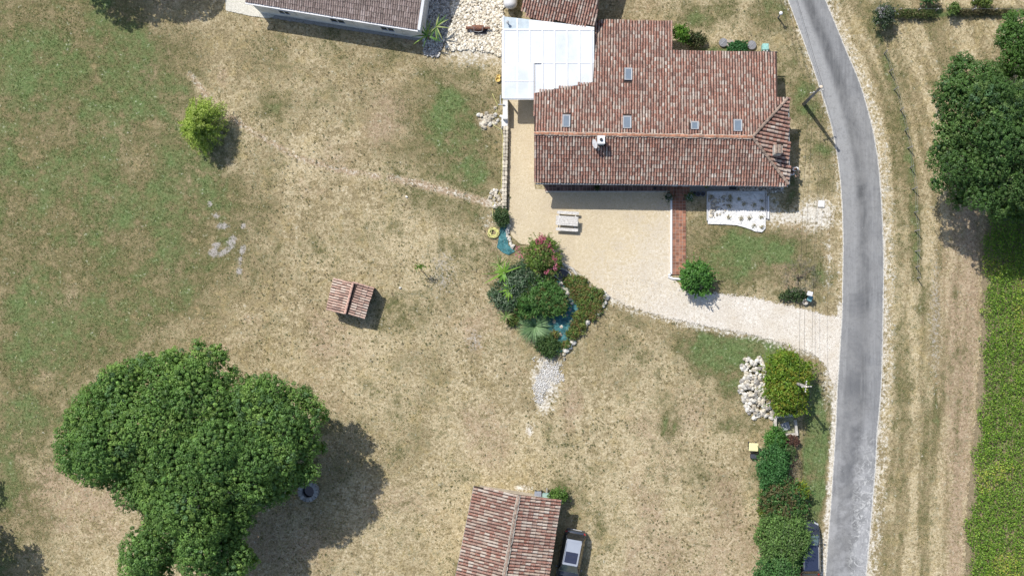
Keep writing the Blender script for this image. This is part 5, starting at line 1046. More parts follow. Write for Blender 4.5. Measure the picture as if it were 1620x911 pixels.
pot(1057, 313, .28, .35, CONC, 'pot with dark bushy plant left of the tiled landing', (.04, .08, .03)); pot(1090, 313, .26, .32, WHITE, 'white pot with round green plant right of the tiled landing', (.045, .13, .03))
pot(1098, 307, .13, .25, DARKM, 'smallest dark pot of the three beside the white bed'); BLP = M('blue_grey_glaze', (.12, .15, .2), .4, .15)
pot(1104, 308, .2, .3, BLP, 'blue grey pot in the middle of three beside the white bed'); pot(1111.5, 308, .2, .3, BLP, 'blue grey pot nearest the white bed')
pot(1117, 294, .14, .2, CONC, 'pot with yellow green plant on the grey strip under the eave', (.2, .22, .03)); pot(945, 298, .14, .2, DARKM, 'pot with dark plant on the shaded terrace left of centre', (.05, .08, .03)); pot(1036, 299, .13, .2, DARKM, 'small dark pot on the shaded terrace near the tiled landing')
# white covered bed
k = NT('white_fleece'); cc = k.ramp(k.noise(2.5, 6, .7), [(.35, (.62, .61, .58)), (.6, (.80, .79, .77))]); cc = k.mix(k.mr(k.noise(6, 5, .75), .6, .7, 0, .8), cc, (.34, .31, .27)); k.bump(k.noise(2.2, 5, .6, dist=1.5), 1.0, .15); FLE = k.fin(cc, .85, .2)
cloth('fleece_sheet', 'white fleece sheet spread over the garden bed below the house', [(1119.5, 305), (1210, 305), (1211, 350), (1211, 362), (1205, 368), (1195, 367), (1180, 361), (1165, 357), (1150, 356), (1119.5, 355)], .1, FLE, 'garden fleece', .09)
bf = thing('garden_bed', 'white painted rails round the fleece covered bed', 'garden bed', (*G(1165, 335), 0))
MB().beam((*G(1118.5, 304), .12), (*G(1118.5, 350), .12), .06, .2).build('rail', WHITE, bf); MB().beam((*G(1119, 304), .12), (*G(1210, 304), .12), .06, .2).build('rail', WHITE, bf)
MB().beam((*G(1211.5, 304), .12), (*G(1211.5, 346), .12), .05, .2).build('rail', WHITE, bf); MB().box((*G(1215, 329), .08), (.14, 1.8, .14)).build('side_board', WHITE, bf)
bs = thing('bed_stones', 'pale and yellowish stones holding down the west end of the fleece', 'stones', (*G(1130, 330), 0))
for i in range(70): x = 1121+abs(random.gauss(0, 12)); rock(bs, min(x, 1155), random.uniform(311, 345), random.uniform(.1, .32), .12, RCG+RCC if x > 1126 else RCC)
dp = 'dried potted tufts on the fleece'
for i, (x, y) in enumerate([(1154, 312), (1154, 318), (1153, 327), (1169, 316), (1176, 324), (1192, 325), (1205, 319), (1205, 331), (1124, 312), (1152, 345), (1172, 347), (1185, 346), (1204, 344), (1192, 358), (1205, 360)]):
    c_ = G(x, y); lab = ['tan dried tuft nearest the top rail, left of the fleece middle', 'tan dried tuft directly below the topmost one', 'dried tuft third from the top rail in the left column', 'small dark dried tuft in the top middle of the fleece', 'grey tan dried tuft in the centre of the fleece', 'round dried tuft right of the fleece centre', 'square brown dried tuft at the top right corner of the fleece', 'dried tuft on the right edge where the shade ends', 'brown dried tuft in the top left corner of the fleece', 'cream dried tuft in the sun at the lower left', 'cream dried tuft in the sun at the lower middle', 'cream dried tuft in the sun right of the lower middle', 'cream dried tuft in the sun near the right rail', 'brown dried tuft left of the bottom right corner', 'grey dried tuft in the bottom right corner'][i]
    n = 50; pp = np.array([*c_, .2])+RNG.normal(0, 1, (n, 3))*np.array([.09, .09, .04]); me = npmesh('dried_tuft', leafquads(pp, rnd_dirs(n), .13, .05, None), 4, FOL, np.array([(.42, .36, .25)]*n)*RNG.uniform(.5, 1.2, (n, 1)), (*c_, 0)); o = bpy.data.objects.new('dried_tuft', me); link(o, None, (*c_, 0)); o.location = (*c_, 0); tag(o, lab, 'dried plant', dp)
# ---------------------------------------------------------------- furniture and small things
def onG(px, py, h=0): return (*P(px, py, h)[:2], 0)
pt = thing('picnic_table', 'weathered white wooden picnic table with two attached benches on the courtyard', 'picnic table', onG(897, 350, .7), rz=math.radians(-3.5))
pm = MB().box((0, 0, 0), (1, 1, 1)).mesh('plank', WOOD, bevel=.06)
def lp(me, nm, parent, loc, sc, rot=(0, 0, 0)):
    o = bpy.data.objects.new(nm, me); link(o, parent, loc); o.location = loc; o.scale = sc; o.rotation_euler = rot; return o
for i in range(5): lp(pm, 'table_plank', pt, (0, (i-2)*.148, .74+random.uniform(-.004, .004)), (1.75, .135, .035))
for s in (-1, 1):
    lp(pm, 'bench_plank', pt, (0.03, s*.66, .44), (1.75, .24, .04))
    for s2_ in (-1, 1): lp(pm, 'leg', pt, (s*.62, s2_*.42, .36), (.05, .09, .86), (s2_*.5, 0, 0))
    lp(pm, 'cross_beam', pt, (s*.66, 0, .4), (.04, 1.5, .09))
# utility poles and wires
TIMB = M('pole_timber', (.30, .28, .26), .95, .25, 8); TOPW = M('pole_top', (.62, .52, .40), .9, .15)
def pole(px, py, h, r, lab, arm=None, mat=TIMB, square=False, top=TOPW):
    x, y = G(px, py); t = thing('utility_pole', lab, 'utility pole', (x, y, 0))
    if square: MB().box((x, y, h/2), (.32, .24, h), .7, taper=.55).build('pole', mat, t)
    else: MB().tube([(x, y, -.2), (x, y, h)], [r, r*.65], 12).build('pole', mat, t, smooth=True)
    MB().lathe((x, y, h+.002), [(r*.62, 0), (r*.4, .05)], 10).build('pole_cap', top, t)
    for z, L, az in arm or ():
        dx_, dy_ = math.cos(az)*L/2, math.sin(az)*L/2; a = MB().beam((x-dx_, y-dy_, z), (x+dx_, y+dy_, z), .055, .055).build('crossarm', TIMB, t)
        for q_ in (-1, -.45, .45, 1): MB().lathe((x+dx_*q_*.94, y+dy_*q_*.94, z+.045), [(.03, 0), (.05, .05), (.05, .12), (.02, .15)], 8).build('insulator', M('porcelain', (.55, .54, .5), .3), a)
    return x, y
p1 = pole(1272, 165, 6.3, .2, 'thick square utility pole beside the road bend, casting a long shadow', [(4.6, 1.0, .25)], square=True)
p2 = pole(1185, -130, 6.2, .13, 'utility pole just beyond the top edge carrying the road wires', [(5.6, 1.5, .12)], top=WHITE)
solo('marker_post', MB().tube([(*G(1231, 29), 0), (*G(1231, 29), 1.2)], [.07, .06], 10), TIMB, 'short post with white cap in the green strip near the top of the road', 'post', (*G(1231, 29), 0)); MB().lathe((*G(1231, 29), 1.2), [(.13, 0), (.15, .08), (.1, .16), (.02, .19)], 14).build('post_cap', WHITE, bpy.data.objects['marker_post'])
p3x, p3y, _ = P(1276, 612, 6.4); p3 = pole(p3x*20+810, 455.5-p3y*20, 6.4, .14, 'utility pole rising behind the olive and orange tree', [(6.1, .8, 1.45), (6.25, .7, .05)])
WIRE = M('black_wire', (.02, .02, .02), .6)
def wire(a, b, sag, r=.009):
    pts = [Vector(a).lerp(Vector(b), t)-Vector((0, 0, 4*sag*t*(1-t))) for t in np.linspace(0, 1, 15)]; return MB().tube(pts, r, 4)
off2 = [(-.9, -.1), (-.4, -.05), (.4, .05)]; off1 = [(-.55, -.15), (-.2, -.05), (.55, .15)]; off3 = [(-.5, 0), (-.15, -.3), (.4, 0)]
wl = ['western', 'middle', 'eastern']
for i in range(3):
    a_ = (p2[0]+off2[i][0], p2[1]+off2[i][1], 5.4); b_ = (p1[0]+off1[i][0], p1[1]+off1[i][1], 4.75); c_ = (p3[0]+off3[i][0], p3[1]+off3[i][1], 6.3)
    n_ = (a_[0]-2.6+i*.3, a_[1]+14, 5.4); s_ = (c_[0]-2.2, c_[1]-24, 6.0)
    mb = wire(n_, a_, .4); mb2 = wire(a_, b_, .2); mb3 = wire(b_, c_, 1.0); mb4 = wire(c_, s_, .8)
    mb.add(mb2.v, mb2.f); mb.add(mb3.v, mb3.f); mb.add(mb4.v, mb4.f)
    solo('overhead_wire', mb, WIRE, f'{wl[i]} thin overhead wire of the three strung along the road poles', 'wire', (*p1, 4.7), 'overhead wires')
# fence along the field road
fn = thing('wire_fence', 'old wire fence with short leaning posts along the east verge', 'fence', (*G(1440, 266), 0)); prev = None; tops = []
fps = [(1399, 86), (1407, 114), (1414.7, 143), (1424.5, 175), (1431.6, 207.6), (1436, 235), (1440, 266), (1443.6, 300), (1446.7, 336.7), (1447.6, 366), (1448, 398), (1449, 401+22), (1451, 440)]
for x, y in fps:
    c_ = G(x, y); q_ = (c_[0]+random.uniform(-.08, .08), c_[1]+random.uniform(-.05, .05), 1.05); MB().tube([(*c_, -.1), q_], [.05, .04], 6).build('post', TIMB, fn); tops.append(q_)
for z in (.0, -.45):
    for a_, b_ in zip(tops, tops[1:]): MB().tube([(a_[0], a_[1], a_[2]+z-.06), (b_[0], b_[1], b_[2]+z-.06)], .006, 4).build('wire', GREYP, fn)
fn2 = thing('wire_fence', 'overgrown wire fence running right along the top edge to the corner tree', 'fence', (*G(1520, 19), 0))
for x in (1420, 1450, 1478, 1505, 1535, 1570, 1606): MB().tube([(*G(x, 20), -.1), (*G(x, 20), 1.0)], .05, 6).build('post', TIMB, fn2)
MB().tube([(*G(1415, 20), .9), (*G(1625, 20), .9)], .006, 4).build('wire', GREYP, fn2)
# weeds growing through that fence
shrub('fence_growth', 'strip of straggly green growth along the left part of the top fence', [(1412, 18), (1440, 17), (1478, 19), (1480, 27), (1450, 29), (1415, 27)], .55, [(.07, .11, .03), (.1, .14, .045), (.2, .18, .09)], lr=.2, cs=.2, keep=.35, leaf=(.14, .04), cat='weeds')
shrub('fence_growth', 'bush tuft on the top fence casting a dark blunt shadow', ell(1507, 16, 8, 8), 1.3, [(.08, .14, .04), (.12, .18, .05)], lr=.25, cat='shrub')
shrub('fence_growth', 'dark dry growth along the right part of the top fence', [(1512, 18), (1550, 17), (1600, 17), (1600, 22), (1512, 24)], .5, [(.07, .075, .035), (.13, .11, .06)], lr=.15, cs=.18, keep=.3, leaf=(.16, .03), cat='weeds')
shrub('leafy_shrub', 'yellow green straggly shrub above the top fence near the bare branches', ell(1553, 5, 16, 8), .9, [(.16, .2, .05), (.1, .15, .04)], lr=.25, keep=.3)
solo('fallen_branch', MB().tube([(*G(1536, -4), .25), (*G(1541, 8), .2), (*G(1545, 19), .08)], [.05, .05, .03], 6), M('bleached_wood', (.55, .52, .47), .9), 'bleached bare branch leaning on the top fence', 'branch', (*G(1541, 8), 0))
# bins
def wbin(px, py, lab, body, lid, w_=.55, d_=.6, h=1.0, rz=0, group=None):
    t = thing('wheelie_bin', lab, 'bin', onG(px, py, h), group, rz); mb = MB().box((0, 0, h*.47), (w_*.8, d_*.78, h*.86), taper=1.2).build('bin_body', body, t, local=True, bevel=.03)
    MB().box((0, .02, h*.93), (w_*1.04, d_*1.05, .06), taper=.92).build('lid', lid, t, local=True, bevel=.02); MB().tube([(-w_*.4, d_*.56, h*.9), (w_*.4, d_*.56, h*.9)], .02, 6).build('handle', body, t, local=True)
    for s in (-1, 1): MB().tube([(s*w_*.4-.03, d_*.42, .1), (s*w_*.4+.03, d_*.42, .1)], .1, 12).build('wheel', DARKM, t, local=True)
wbin(1192.5, 708, 'black wheelie bin with pale yellow lid standing on the lawn', M('bin_black', (.03, .035, .05), .5), M('yellow_lid', (.68, .63, .34), .6, .08), .72, .62, 1.0, -.05)
solo('crate', MB().box((*G(1191, 721), .22), (.46, .36, .42), -.05), M('dark_crate', (.05, .055, .07), .6), 'black box directly below the yellow lidded bin', 'box', (*G(1191, 721), 0), bevel=.02)
wbin(851, 784, 'dark blue grey bin behind the barn, the left of two', M('bin_grey', (.12, .14, .17), .6), M('bin_grey_lid', (.22, .24, .28), .5), .55, .55, .9)
wbin(864, 786, 'green grey bin with pale rim behind the barn, the right of two', M('bin_green', (.12, .2, .18), .6), M('bin_green_lid', (.25, .36, .33), .5), .6, .5, .9)
solo('wooden_post', MB().box((*G(865, 776), .3), (.1, .5, .08), -.1), TIMB, 'short grey plank standing behind the barn bins', 'plank', (*G(865, 776), 0))
# letter box group
lb = thing('letter_box', 'white topped letter box on a post at the drive entrance', 'letter box', onG(1281, 465, 1.1)); q_ = ORG[lb.name]
MB().box((q_.x, q_.y, .5), (.08, .08, 1.0)).build('post', GREYP, lb); MB().box((q_.x, q_.y, 1.15), (.4, .34, .3), -.25).build('box', WHITE, lb, bevel=.02)
wbin(1281.5, 473, 'small teal lidded bin below the white letter box', M('dark_green_bin', (.03, .07, .06), .6), M('teal_lid', (.14, .30, .33), .5), .4, .42, .75, -.5)
solo('pot_ring', MB().lathe((*G(1273, 478), 0), [(.2, 0), (.24, .3), (.15, .3), (.14, .05), (.01, .04)], 18), CONC, 'round open concrete pot left of the teal lidded bin', 'pot', (*G(1273, 478), 0))
MHm = thing('manhole_cover', 'square white concrete slab in the chalky patch by the road', 'slab', (*G(1299, 323), 0)); MB().box((*G(1299, 323), .03), (.56, .56, .06), -.05).build('frame', CONC, MHm); MB().box((*G(1299, 323), .064), (.46, .46, .03), -.05).build('lid', M('white_slab', (.72, .71, .68), .9, .06), MHm)
# round covers behind the house
DISK = M('round_cover', (.20, .20, .21), .8, .2, 5)
for x, y, r, lab in ((1144, 69, .35, 'grey round tank cover, left of three behind the house'), (1155, 71, .33, 'brownish round tank cover touching the left one behind the house'), (1189, 73, .36, 'single grey round tank cover between the low plants and teal box')):
    t = thing('tank_cover', lab, 'tank cover', (*G(x, y), 0)); MB().lathe((*G(x, y), 0), [(r, 0), (r, .16), (r*.95, .2), (r*.4, .23), (0.01, .23)], 24).build('cover', DISK if 'grey' in lab else M('brown_cover', (.3, .25, .21), .9), t); MB().box((*G(x, y), .25), (r*1.5, .03, .03), .8).build('bar', GREYP, t)
t = thing('teal_box', 'teal green utility box with white pipes at the back of the house', 'utility box', onG(1211, 75, .6)); q_ = ORG[t.name]; MB().box((q_.x, q_.y, .35), (.5, .5, .7)).build('cabinet', M('teal_paint', (.25, .47, .42), .6), t, bevel=.03)
for s in (-.12, .12): MB().tube([(q_.x+s, q_.y-.25, .6), (q_.x+s, q_.y-.55, .75)], .035, 6).build('pipe', WHITE, t)
# gas tank, rusty machine, flower ring, hose, toy
t = thing('gas_tank', 'white cylindrical gas tank between the annex and the cream stone yard', 'gas tank', onG(807, -8, 1.0)); q_ = ORG[t.name]
pr = [(0, .62), (.3, .55), (.45, .38), (.5, .1)]; pts = [(q_.x, q_.y-1.05+d_, .75) for d_ in (0, .05, .16, .35, 1.75, 1.95, 2.05, 2.1)]; MB().tube(pts, [.08, .3, .46, .54, .54, .46, .3, .08], 20).build('tank', WHITE, t, smooth=True)
for s in (-.6, .5): MB().box((q_.x, q_.y+s, .15), (.7, .15, .3)).build('foot', CONC, t)
MB().lathe((q_.x, q_.y, 1.28), [(.12, 0), (.12, .12), (.02, .14)], 12).build('valve_cover', GREYP, t)
RUST = M('rust', (.20, .095, .06), .9, .35, 9, dirt=(.1, .06, .05), dscale=6)
t = thing('rusty_roller', 'rusty brown hand winch roller lying on the cream stones', 'roller', (*G(757, 47), 0)); q_ = ORG[t.name]
MB().tube([(q_.x-.45, q_.y, .35), (q_.x+.45, q_.y, .35)], .22, 14).build('drum', RUST, t); MB().tube([(q_.x-.95, q_.y, .35), (q_.x-.5, q_.y, .35)], .13, 10).tube([(q_.x+.5, q_.y, .35), (q_.x+.95, q_.y, .35)], .09, 10).build('axle', RUST, t)
MB().tube([(q_.x-.3, q_.y+.05, .6), (q_.x-.3, q_.y-.3, .5), (q_.x+.05, q_.y-.36, .48), (q_.x+.35, q_.y-.3, .5), (q_.x+.38, q_.y, .6)], .02, 6).build('handle', GREYP, t); MB().box((q_.x+.2, q_.y-.2, .08), (1.0, .5, .12)).build('base_frame', DARKM, t)
t = thing('stone_well', 'round mottled grey stone well ring under the edge of the large tree', 'well', onG(487, 778, .5)); q_ = ORG[t.name]; wm = MB().box((0, 0, 0), (1, 1, 1)).mesh('well_stone', M('well_stone', (.40, .40, .39), .95, .35, 7, dirt=(.16, .16, .16), dscale=7, rnd=.5), bevel=.08)
for k_ in range(3):
    for i in range(16): a = 2*PI*(i+.5*(k_ % 2))/16; inst('stone', wm, t, (q_.x+.64*math.cos(a), q_.y+.64*math.sin(a), .1+.19*k_), (0, 0, a), (.32, .235, .18))
MB().lathe((q_.x, q_.y, .02), [(.5, 0), (.5, .06)], 20).build('well_water', BLACKG, t)
HOSE = M('yellow_hose', (.62, .60, .24), .6, .1); c_ = G(781, 369); pts = []
for i in range(150): a = i*.33; r = .22+.16*abs(math.sin(i*.37))+.07*math.sin(i*.13); pts.append((c_[0]+math.cos(a)*r*1.05, c_[1]+math.sin(a)*r, .06+.001*i+.02*math.sin(i)))
solo('garden_hose', MB().tube(pts, .028, 6), HOSE, 'coiled pale yellow garden hose beside the teal strip', 'hose', (*c_, 0), smooth=True)
def hs(pl, lab, m_=HOSE): solo('garden_hose', MB().tube([(*G(x, y), .04+.02*math.sin(i)) for i, (x, y) in enumerate(pl)], .018, 6), m_, lab, 'hose', (*G(*pl[0]), 0), smooth=True)
hs([(779, 149), (782, 156), (787, 166), (785, 178), (780, 186), (775, 192), (782, 200), (793, 206), (796, 220), (795, 250), (794, 285), (793, 300), (789, 308), (782, 314), (780, 325), (779.5, 340), (781, 352)], 'long thin yellow hose running beside the garden wall')
TOY = M('yellow_plastic', (.62, .45, .14), .5); t = thing('yellow_scoop', 'small yellow plastic tub lying at the west edge of the veranda', 'tub', (*G(788, 128), 0)); q_ = ORG[t.name]; MB().lathe((q_.x, q_.y+.03, 0), [(.15, 0), (.2, .2), (.17, .2), (.12, .06)], 14).build('tub', TOY, t); MB().lathe((q_.x+.05, q_.y+.3, 0), [(.1, 0), (.16, .14), (.13, .14), (.1, .05)], 14).build('lid', TOY, t)
# concrete tank by the hedge
t = thing('concrete_tank', 'low open concrete tank with grey slab below the olive and orange tree', 'water tank', (*G(1242, 673), 0))
def cb(a_, b_, w_, h_, nm='tank_wall', m_=CONC): MB().beam((*G(*a_), h_/2), (*G(*b_), h_/2), w_, h_).build(nm, m_, t)
cb((1225, 659), (1225, 680), .2, .55); cb((1226.5, 658.5), (1252, 656), .2, .555); cb((1256.5, 664), (1259, 688), .2, .5); cb((1242, 689), (1257.5, 688), .35, .38)
MB().box((*G(1241.5, 674), .3), (.65, .6, .07), .3).build('slab', M('slate_grey', (.26, .28, .30), .8, .15), t); MB().box((*G(1241, 673), .06), (1.5, 1.3, .1), .05).build('floor', M('mossy', (.25, .26, .16), .95, .3), t)

# ---------------------------------------------------------------- cars
def car(name, label, px, py, rz, L, W, Hh, paint, roofm, front_up=1, sunroof=False, rails=True):
    c_ = P(px, py, 1.0); t = thing(name, label, 'car', (c_[0], c_[1], 0), None, rz)
    # stations along y (front = +y): y, half width, bonnet/shoulder height, bottom z
    st = [(-.5, .70, .72, .38), (-.485, .86, .84, .28), (-.44, .95, .93, .2), (-.3, 1.0, .97, .2), (0, 1.0, .96, .2), (.2, 1.0, .95, .2), (.33, .985, .90, .2), (.42, .93, .80, .22), (.475, .82, .68, .28), (.5, .62, .58, .36)]
    V = []; F = []; n = 9
    for y, hw, zt, zb in st:
        hw *= W/2; prof = [(-.94, zb), (-1, zb+.12), (-1, .55), (-.96, zt-.06), (-.86, zt), (.86, zt), (.96, zt-.06), (1, .55), (1, zb+.12), (.94, zb)]
        for q, z in prof: V.append((q*hw, y*L, z))
    k_ = 10
    for i in range(len(st)-1):
        for j in range(k_-1): F.append((i*k_+j, i*k_+j+1, (i+1)*k_+j+1, (i+1)*k_+j))
        F.append((i*k_+k_-1, i*k_, (i+1)*k_, (i+1)*k_+k_-1))
    F += [tuple(range(k_-1, -1, -1)), tuple((len(st)-1)*k_+j for j in range(k_))]
    body = MB().add(V, F).build('body', paint, t, local=True, smooth=True)
    # greenhouse: lower ring to roof ring
    yb, yf = -.45*L, .24*L; rb_, rf = -.37*L, .09*L; zt = .95; wl_, wr = W*.46, W*.345
    def quad(nm, P4, m_, th=.02, parent=t):
        v = [Vector(p) for p in P4]; nn = (v[1]-v[0]).cross(v[3]-v[0]).normalized()*th; return MB().add([tuple(p-nn) for p in v]+[tuple(p+nn) for p in v], [(3, 2, 1, 0), (4, 5, 6, 7), (0, 1, 5, 4), (1, 2, 6, 5), (2, 3, 7, 6), (3, 0, 4, 7)]).build(nm, m_, parent, local=True)
    RL_ = [(-wr, rb_), (wr, rb_), (wr, rf), (-wr, rf)]
    MB().prism([(-wr*.92, rb_-.02), (wr*.92, rb_-.02), (wr, rb_+.15), (wr, rf-.1), (wr*.93, rf), (-wr*.93, rf), (-wr, rf-.1), (-wr, rb_+.15)], Hh-.06, Hh).build('roof', roofm, t, local=True, bevel=.03)
    WSM = M('windscreen', (.06, .09, .095), .06, .3, 3, spec=1, bump=0)
    quad('windscreen', [(-wl_*.93, yf, zt-.02), (wl_*.93, yf, zt-.02), (wr*.9, rf+.01, Hh-.03), (-wr*.9, rf+.01, Hh-.03)], WSM)
    quad('rear_window', [(wl_*.9, yb, zt-.02), (-wl_*.9, yb, zt-.02), (-wr*.9, rb_-.02, Hh-.03), (wr*.9, rb_-.02, Hh-.03)], BLACKG)
    for s in (-1, 1):
        p4 = [(s*wl_, yb+.1, zt-.02), (s*wl_, yf-.1, zt-.02), (s*wr, rf-.06, Hh-.05), (s*wr, rb_+.06, Hh-.05)]; quad('side_window', p4 if s > 0 else p4[::-1], BLACKG)
        for (a_, b_) in (((s*wl_*.97, yf, zt), (s*wr*.96, rf, Hh-.03)), ((s*wl_*.95, yb, zt), (s*wr*.96, rb_, Hh-.03))): MB().beam(a_, b_, .07, .07).build('pillar', paint, t, local=True)
        if rails: MB().tube([(s*wr*.93, rb_+.15, Hh+.02), (s*wr*.93, rb_+.3, Hh+.06), (s*wr*.93, rf-.3, Hh+.06), (s*wr*.93, rf-.12, Hh+.02)], .022, 6).build('roof_rail', M('silver_rail', (.6, .61, .62), .35, .05, metal=.6), t, local=True)
        MB().box((s*(W/2+.09), .17*L, .98), (.2, .12, .13), taper=.8).build('mirror', paint, t, local=True, bevel=.03)
        quad('headlight', [(s*W*.25, .487*L, .62), (s*W*.42, .45*L, .66), (s*W*.42, .43*L, .78), (s*W*.27, .465*L, .73)][::s], M('lamp_glass', (.5, .52, .54), .1, .05), .03)
        quad('tail_light', [(s*W*.45, -.455*L, .7), (s*W*.36, -.484*L, .7), (s*W*.36, -.478*L, .9), (s*W*.44, -.447*L, .93)][::s], M('red_lamp', (.4, .03, .03), .2, .05), .03)
        for y in (-.31*L, .31*L):
            wh = MB().tube([(s*(W/2-.2), y, .32), (s*(W/2-.005), y, .32)], .32, 20).build('wheel', DARKM, t, local=True); MB().tube([(s*(W/2-.02), y, .32), (s*(W/2+.012), y, .32)], .2, 12).build('rim', GREYP, wh, local=True)
    MB().box((0, .33*L, .93), (W*.7, .012*L, .01)).build('bonnet_seam', DARKM, t, local=True)
    MB().box((0, -.5*L-.01, .5), (W*.5, .02, .12)).build('number_plate', WHITE, t, local=True); MB().box((0, -.492*L, .42), (W*.82, .12, .22)).build('rear_bumper', paint, t, local=True, bevel=.04)
    MB().box((0, .492*L, .42), (W*.72, .14, .22)).build('front_bumper', paint, t, local=True, bevel=.05)
    if sunroof:
        MB().box((0, rf-.62, Hh+.006), (wr*1.55, .86, .012)).build('sunroof', M('sunroof_glass', (.03, .035, .06), .08, .1, spec=1, bump=0), t, local=True, bevel=.004); MB().box((0, rf-.72, Hh+.016), (wr*1.5, .02, .008)).build('sunroof_seam', DARKM, t, local=True)
        MB().box((0, rb_+.1, Hh+.005), (wr*1.7, .2, .02)).build('rear_spoiler', roofm, t, local=True)
    return t
BLKP = M('black_car_paint', (.05, .055, .068), .25, .1, 1, metal=.4, spec=.6, bump=0, coat=1); SKYROOF = M('sky_reflection_paint', (.42, .45, .50), .32, .08, 1, metal=.35, bump=0, coat=.7); NAVY = M('navy_car_paint', (.035, .045, .085), .3, .1, 1, metal=.4, spec=.6, bump=0, coat=.8)  # pale roof colour stands in for sky reflected on dark metallic paint
car('parked_car', 'dark estate car with sunroof and sky reflection painted on its roof parked against the barn', 903, 884, math.radians(180-11), 4.4, 1.80, 1.62, BLKP, SKYROOF, sunroof=True)
car('parked_car', 'navy black car parked under the hedge at the road edge', 1281, 869, math.radians(1), 4.25, 1.78, 1.48, BLKP, NAVY, rails=True)

# ---------------------------------------------------------------- people
def skin(name, nodes, edges, root, mat, parent, sub=2, off=(0, 0, 0)):
    me = bpy.data.meshes.new(name); me.from_pydata([n_[:3] for n_ in nodes], edges, []); o = bpy.data.objects.new(name, me); SC.collection.objects.link(o)
    o.modifiers.new('s', 'SKIN'); sub_ = o.modifiers.new('u', 'SUBSURF'); sub_.levels = sub_.render_levels = sub
    for i, n_ in enumerate(nodes):
        r = n_[3]; me.skin_vertices[0].data[i].radius = r if hasattr(r, '__len__') else (r, r)
    me.skin_vertices[0].data[root].use_root = True
    dg = bpy.context.evaluated_depsgraph_get(); m2 = bpy.data.meshes.new_from_object(o.evaluated_get(dg)); bpy.data.objects.remove(o); m2.name = name
    m2.materials.clear(); m2.materials.append(mat)
    for p in m2.polygons: p.use_smooth = True
    ob = bpy.data.objects.new(name, m2); link(ob, parent, off); return ob
SKIN = M('skin', (.45, .27, .19), .6, .06, 3, bump=0); HAIR = M('dark_hair', (.05, .035, .028), .8, .3, 20); SHIRT = M('white_shirt', (.74, .74, .76), .9, .05, 5); TROU = M('dark_trousers', (.06, .065, .09), .9, .15, 5); SHOE = M('dark_shoes', (.05, .045, .04), .7)
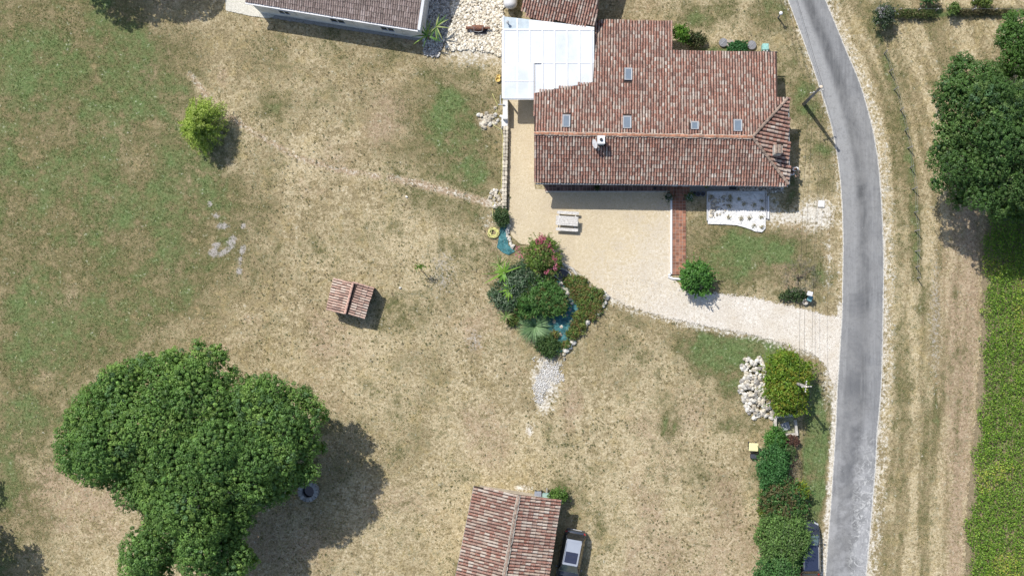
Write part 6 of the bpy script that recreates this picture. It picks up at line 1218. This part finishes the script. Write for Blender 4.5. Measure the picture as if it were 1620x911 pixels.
def person(label, px, py, h, rz, bend, armf, trous):
    c_ = P(px, py, 1.5); t = thing('person', label, 'person', (c_[0], c_[1], 0), None, rz); s = h/1.75
    sh = 1.42*s-bend*.1; fy = bend*.35                          # torso leans forward (+y)
    N = [(0, 0, .95*s, .14), (0, fy*.4, 1.15*s, .13), (0, fy*.8, 1.33*s, .14), (0, fy, sh+.03, .09), (0, fy+.02, sh+.1, .055), (0, fy+.05, sh+.19, .085), (0, fy+.06, sh+.27, .09)]
    E = [(0, 1), (1, 2), (2, 3), (3, 4), (4, 5), (5, 6)]; hands = {}
    for q in (-1, 1):
        i = len(N); N += [(q*.17, fy, sh, .065), (q*.25, fy+.03+armf*.1, sh-.26, .048), (q*(.2-.06*armf), fy+.1+armf*.25, sh-.38+armf*.12, .036), (q*(.18-.09*armf), fy+.14+armf*.33, sh-.42+armf*.14, .03)]; E += [(3, i), (i, i+1), (i+1, i+2), (i+2, i+3)]
        hx = Vector(N[i+3][:3]); hands[q] = hx
        for f in range(5):
            j = len(N); sx = (f-2)*.018; ln = (.055, .085, .095, .088, .07)[f]; b0 = hx+Vector((sx*1.1, .03, 0))
            if f == (0 if q > 0 else 4): b0 = hx+Vector((-q*.035, .0, 0)); N += [(b0.x, b0.y+.02, b0.z, .011), (b0.x-q*.02, b0.y+.06, b0.z-.015, .009)]
            else: N += [(b0.x, b0.y+.03, b0.z, .0105), (b0.x+sx*.2, b0.y+.03+ln*.7, b0.z-.03, .0085)]
            E += [(i+3, j), (j, j+1)]
        i = len(N); st_ = .12*q*bend; N += [(q*.09, 0, .86*s, .10), (q*.11, .02+st_, .48*s, .065), (q*.11, -.02+st_, .1*s, .042), (q*.115, .12+st_, .04, .04)]; E += [(0, i), (i, i+1), (i+1, i+2), (i+2, i+3)]
    skin('body', N, E, 0, SKIN, t)
    hd = Vector((0, fy+.055, sh+.24)); mb = MB()
    hm = rockmesh('hair_cap', HAIR, 1.0, 3, .02); o = bpy.data.objects.new('hair', hm); link(o, t); o.location = hd+Vector((0, -.025, .035)); o.scale = (.205, .225, .2)
    for q in (-1, 1):
        o = bpy.data.objects.new('eye', rockmesh('eye', WHITE, 1, 1, 0)); link(o, t); o.location = hd+Vector((q*.032, .087, -.01)); o.scale = (.025,)*3
        o = bpy.data.objects.new('ear', rockmesh('ear', SKIN, 1, 1, 0)); link(o, t); o.location = hd+Vector((q*.093, 0, -.015)); o.scale = (.02, .04, .06)
        o = bpy.data.objects.new('shoe', rockmesh('shoe_shape', SHOE, .8, 2, .02)); link(o, t); o.location = (q*.115, .07+.12*q*bend, .045); o.scale = (.11, .28, .11)
    o = bpy.data.objects.new('nose', rockmesh('nose', SKIN, 1, 1, 0)); link(o, t); o.location = hd+Vector((0, .1, -.03)); o.scale = (.025, .035, .045)
    o = bpy.data.objects.new('mouth', rockmesh('mouth', M('lips', (.36, .14, .12), .6), 1, 1, 0)); link(o, t); o.location = hd+Vector((0, .09, -.07)); o.scale = (.05, .02, .012)
    S_ = [(0, -.005, .93*s, .165), (0, fy*.4, 1.15*s, .155), (0, fy*.8, 1.33*s, .165), (0, fy, sh+.03, .115)]; SE = [(0, 1), (1, 2), (2, 3)]
    for q in (-1, 1): i = len(S_); S_ += [(q*.19, fy, sh, .09), (q*.25, fy+.03+armf*.1, sh-.24, .07)]; SE += [(3, i), (i, i+1)]
    skin('shirt', S_, SE, 0, SHIRT, t)
    T_ = [(0, 0, .93*s, .15)]; TE = []
    for q in (-1, 1): i = len(T_); st_ = .12*q*bend; T_ += [(q*.095, 0, .84*s, .115), (q*.11, .02+st_, .48*s, .085), (q*.11, -.02+st_, .12*s, .065)]; TE += [(0, i), (i, i+1), (i+1, i+2)]
    skin('trousers', T_, TE, 0, trous, t)
person('person in a white shirt with dark hair standing half out of the house shade', 1258, 266, 1.76, math.radians(200), .3, 1.0, TROU)
person('person in a white top with dark hair close against the east eave', 1250.5, 275.5, 1.64, math.radians(-40), .5, .6, M('grey_trousers', (.3, .31, .32), .9))
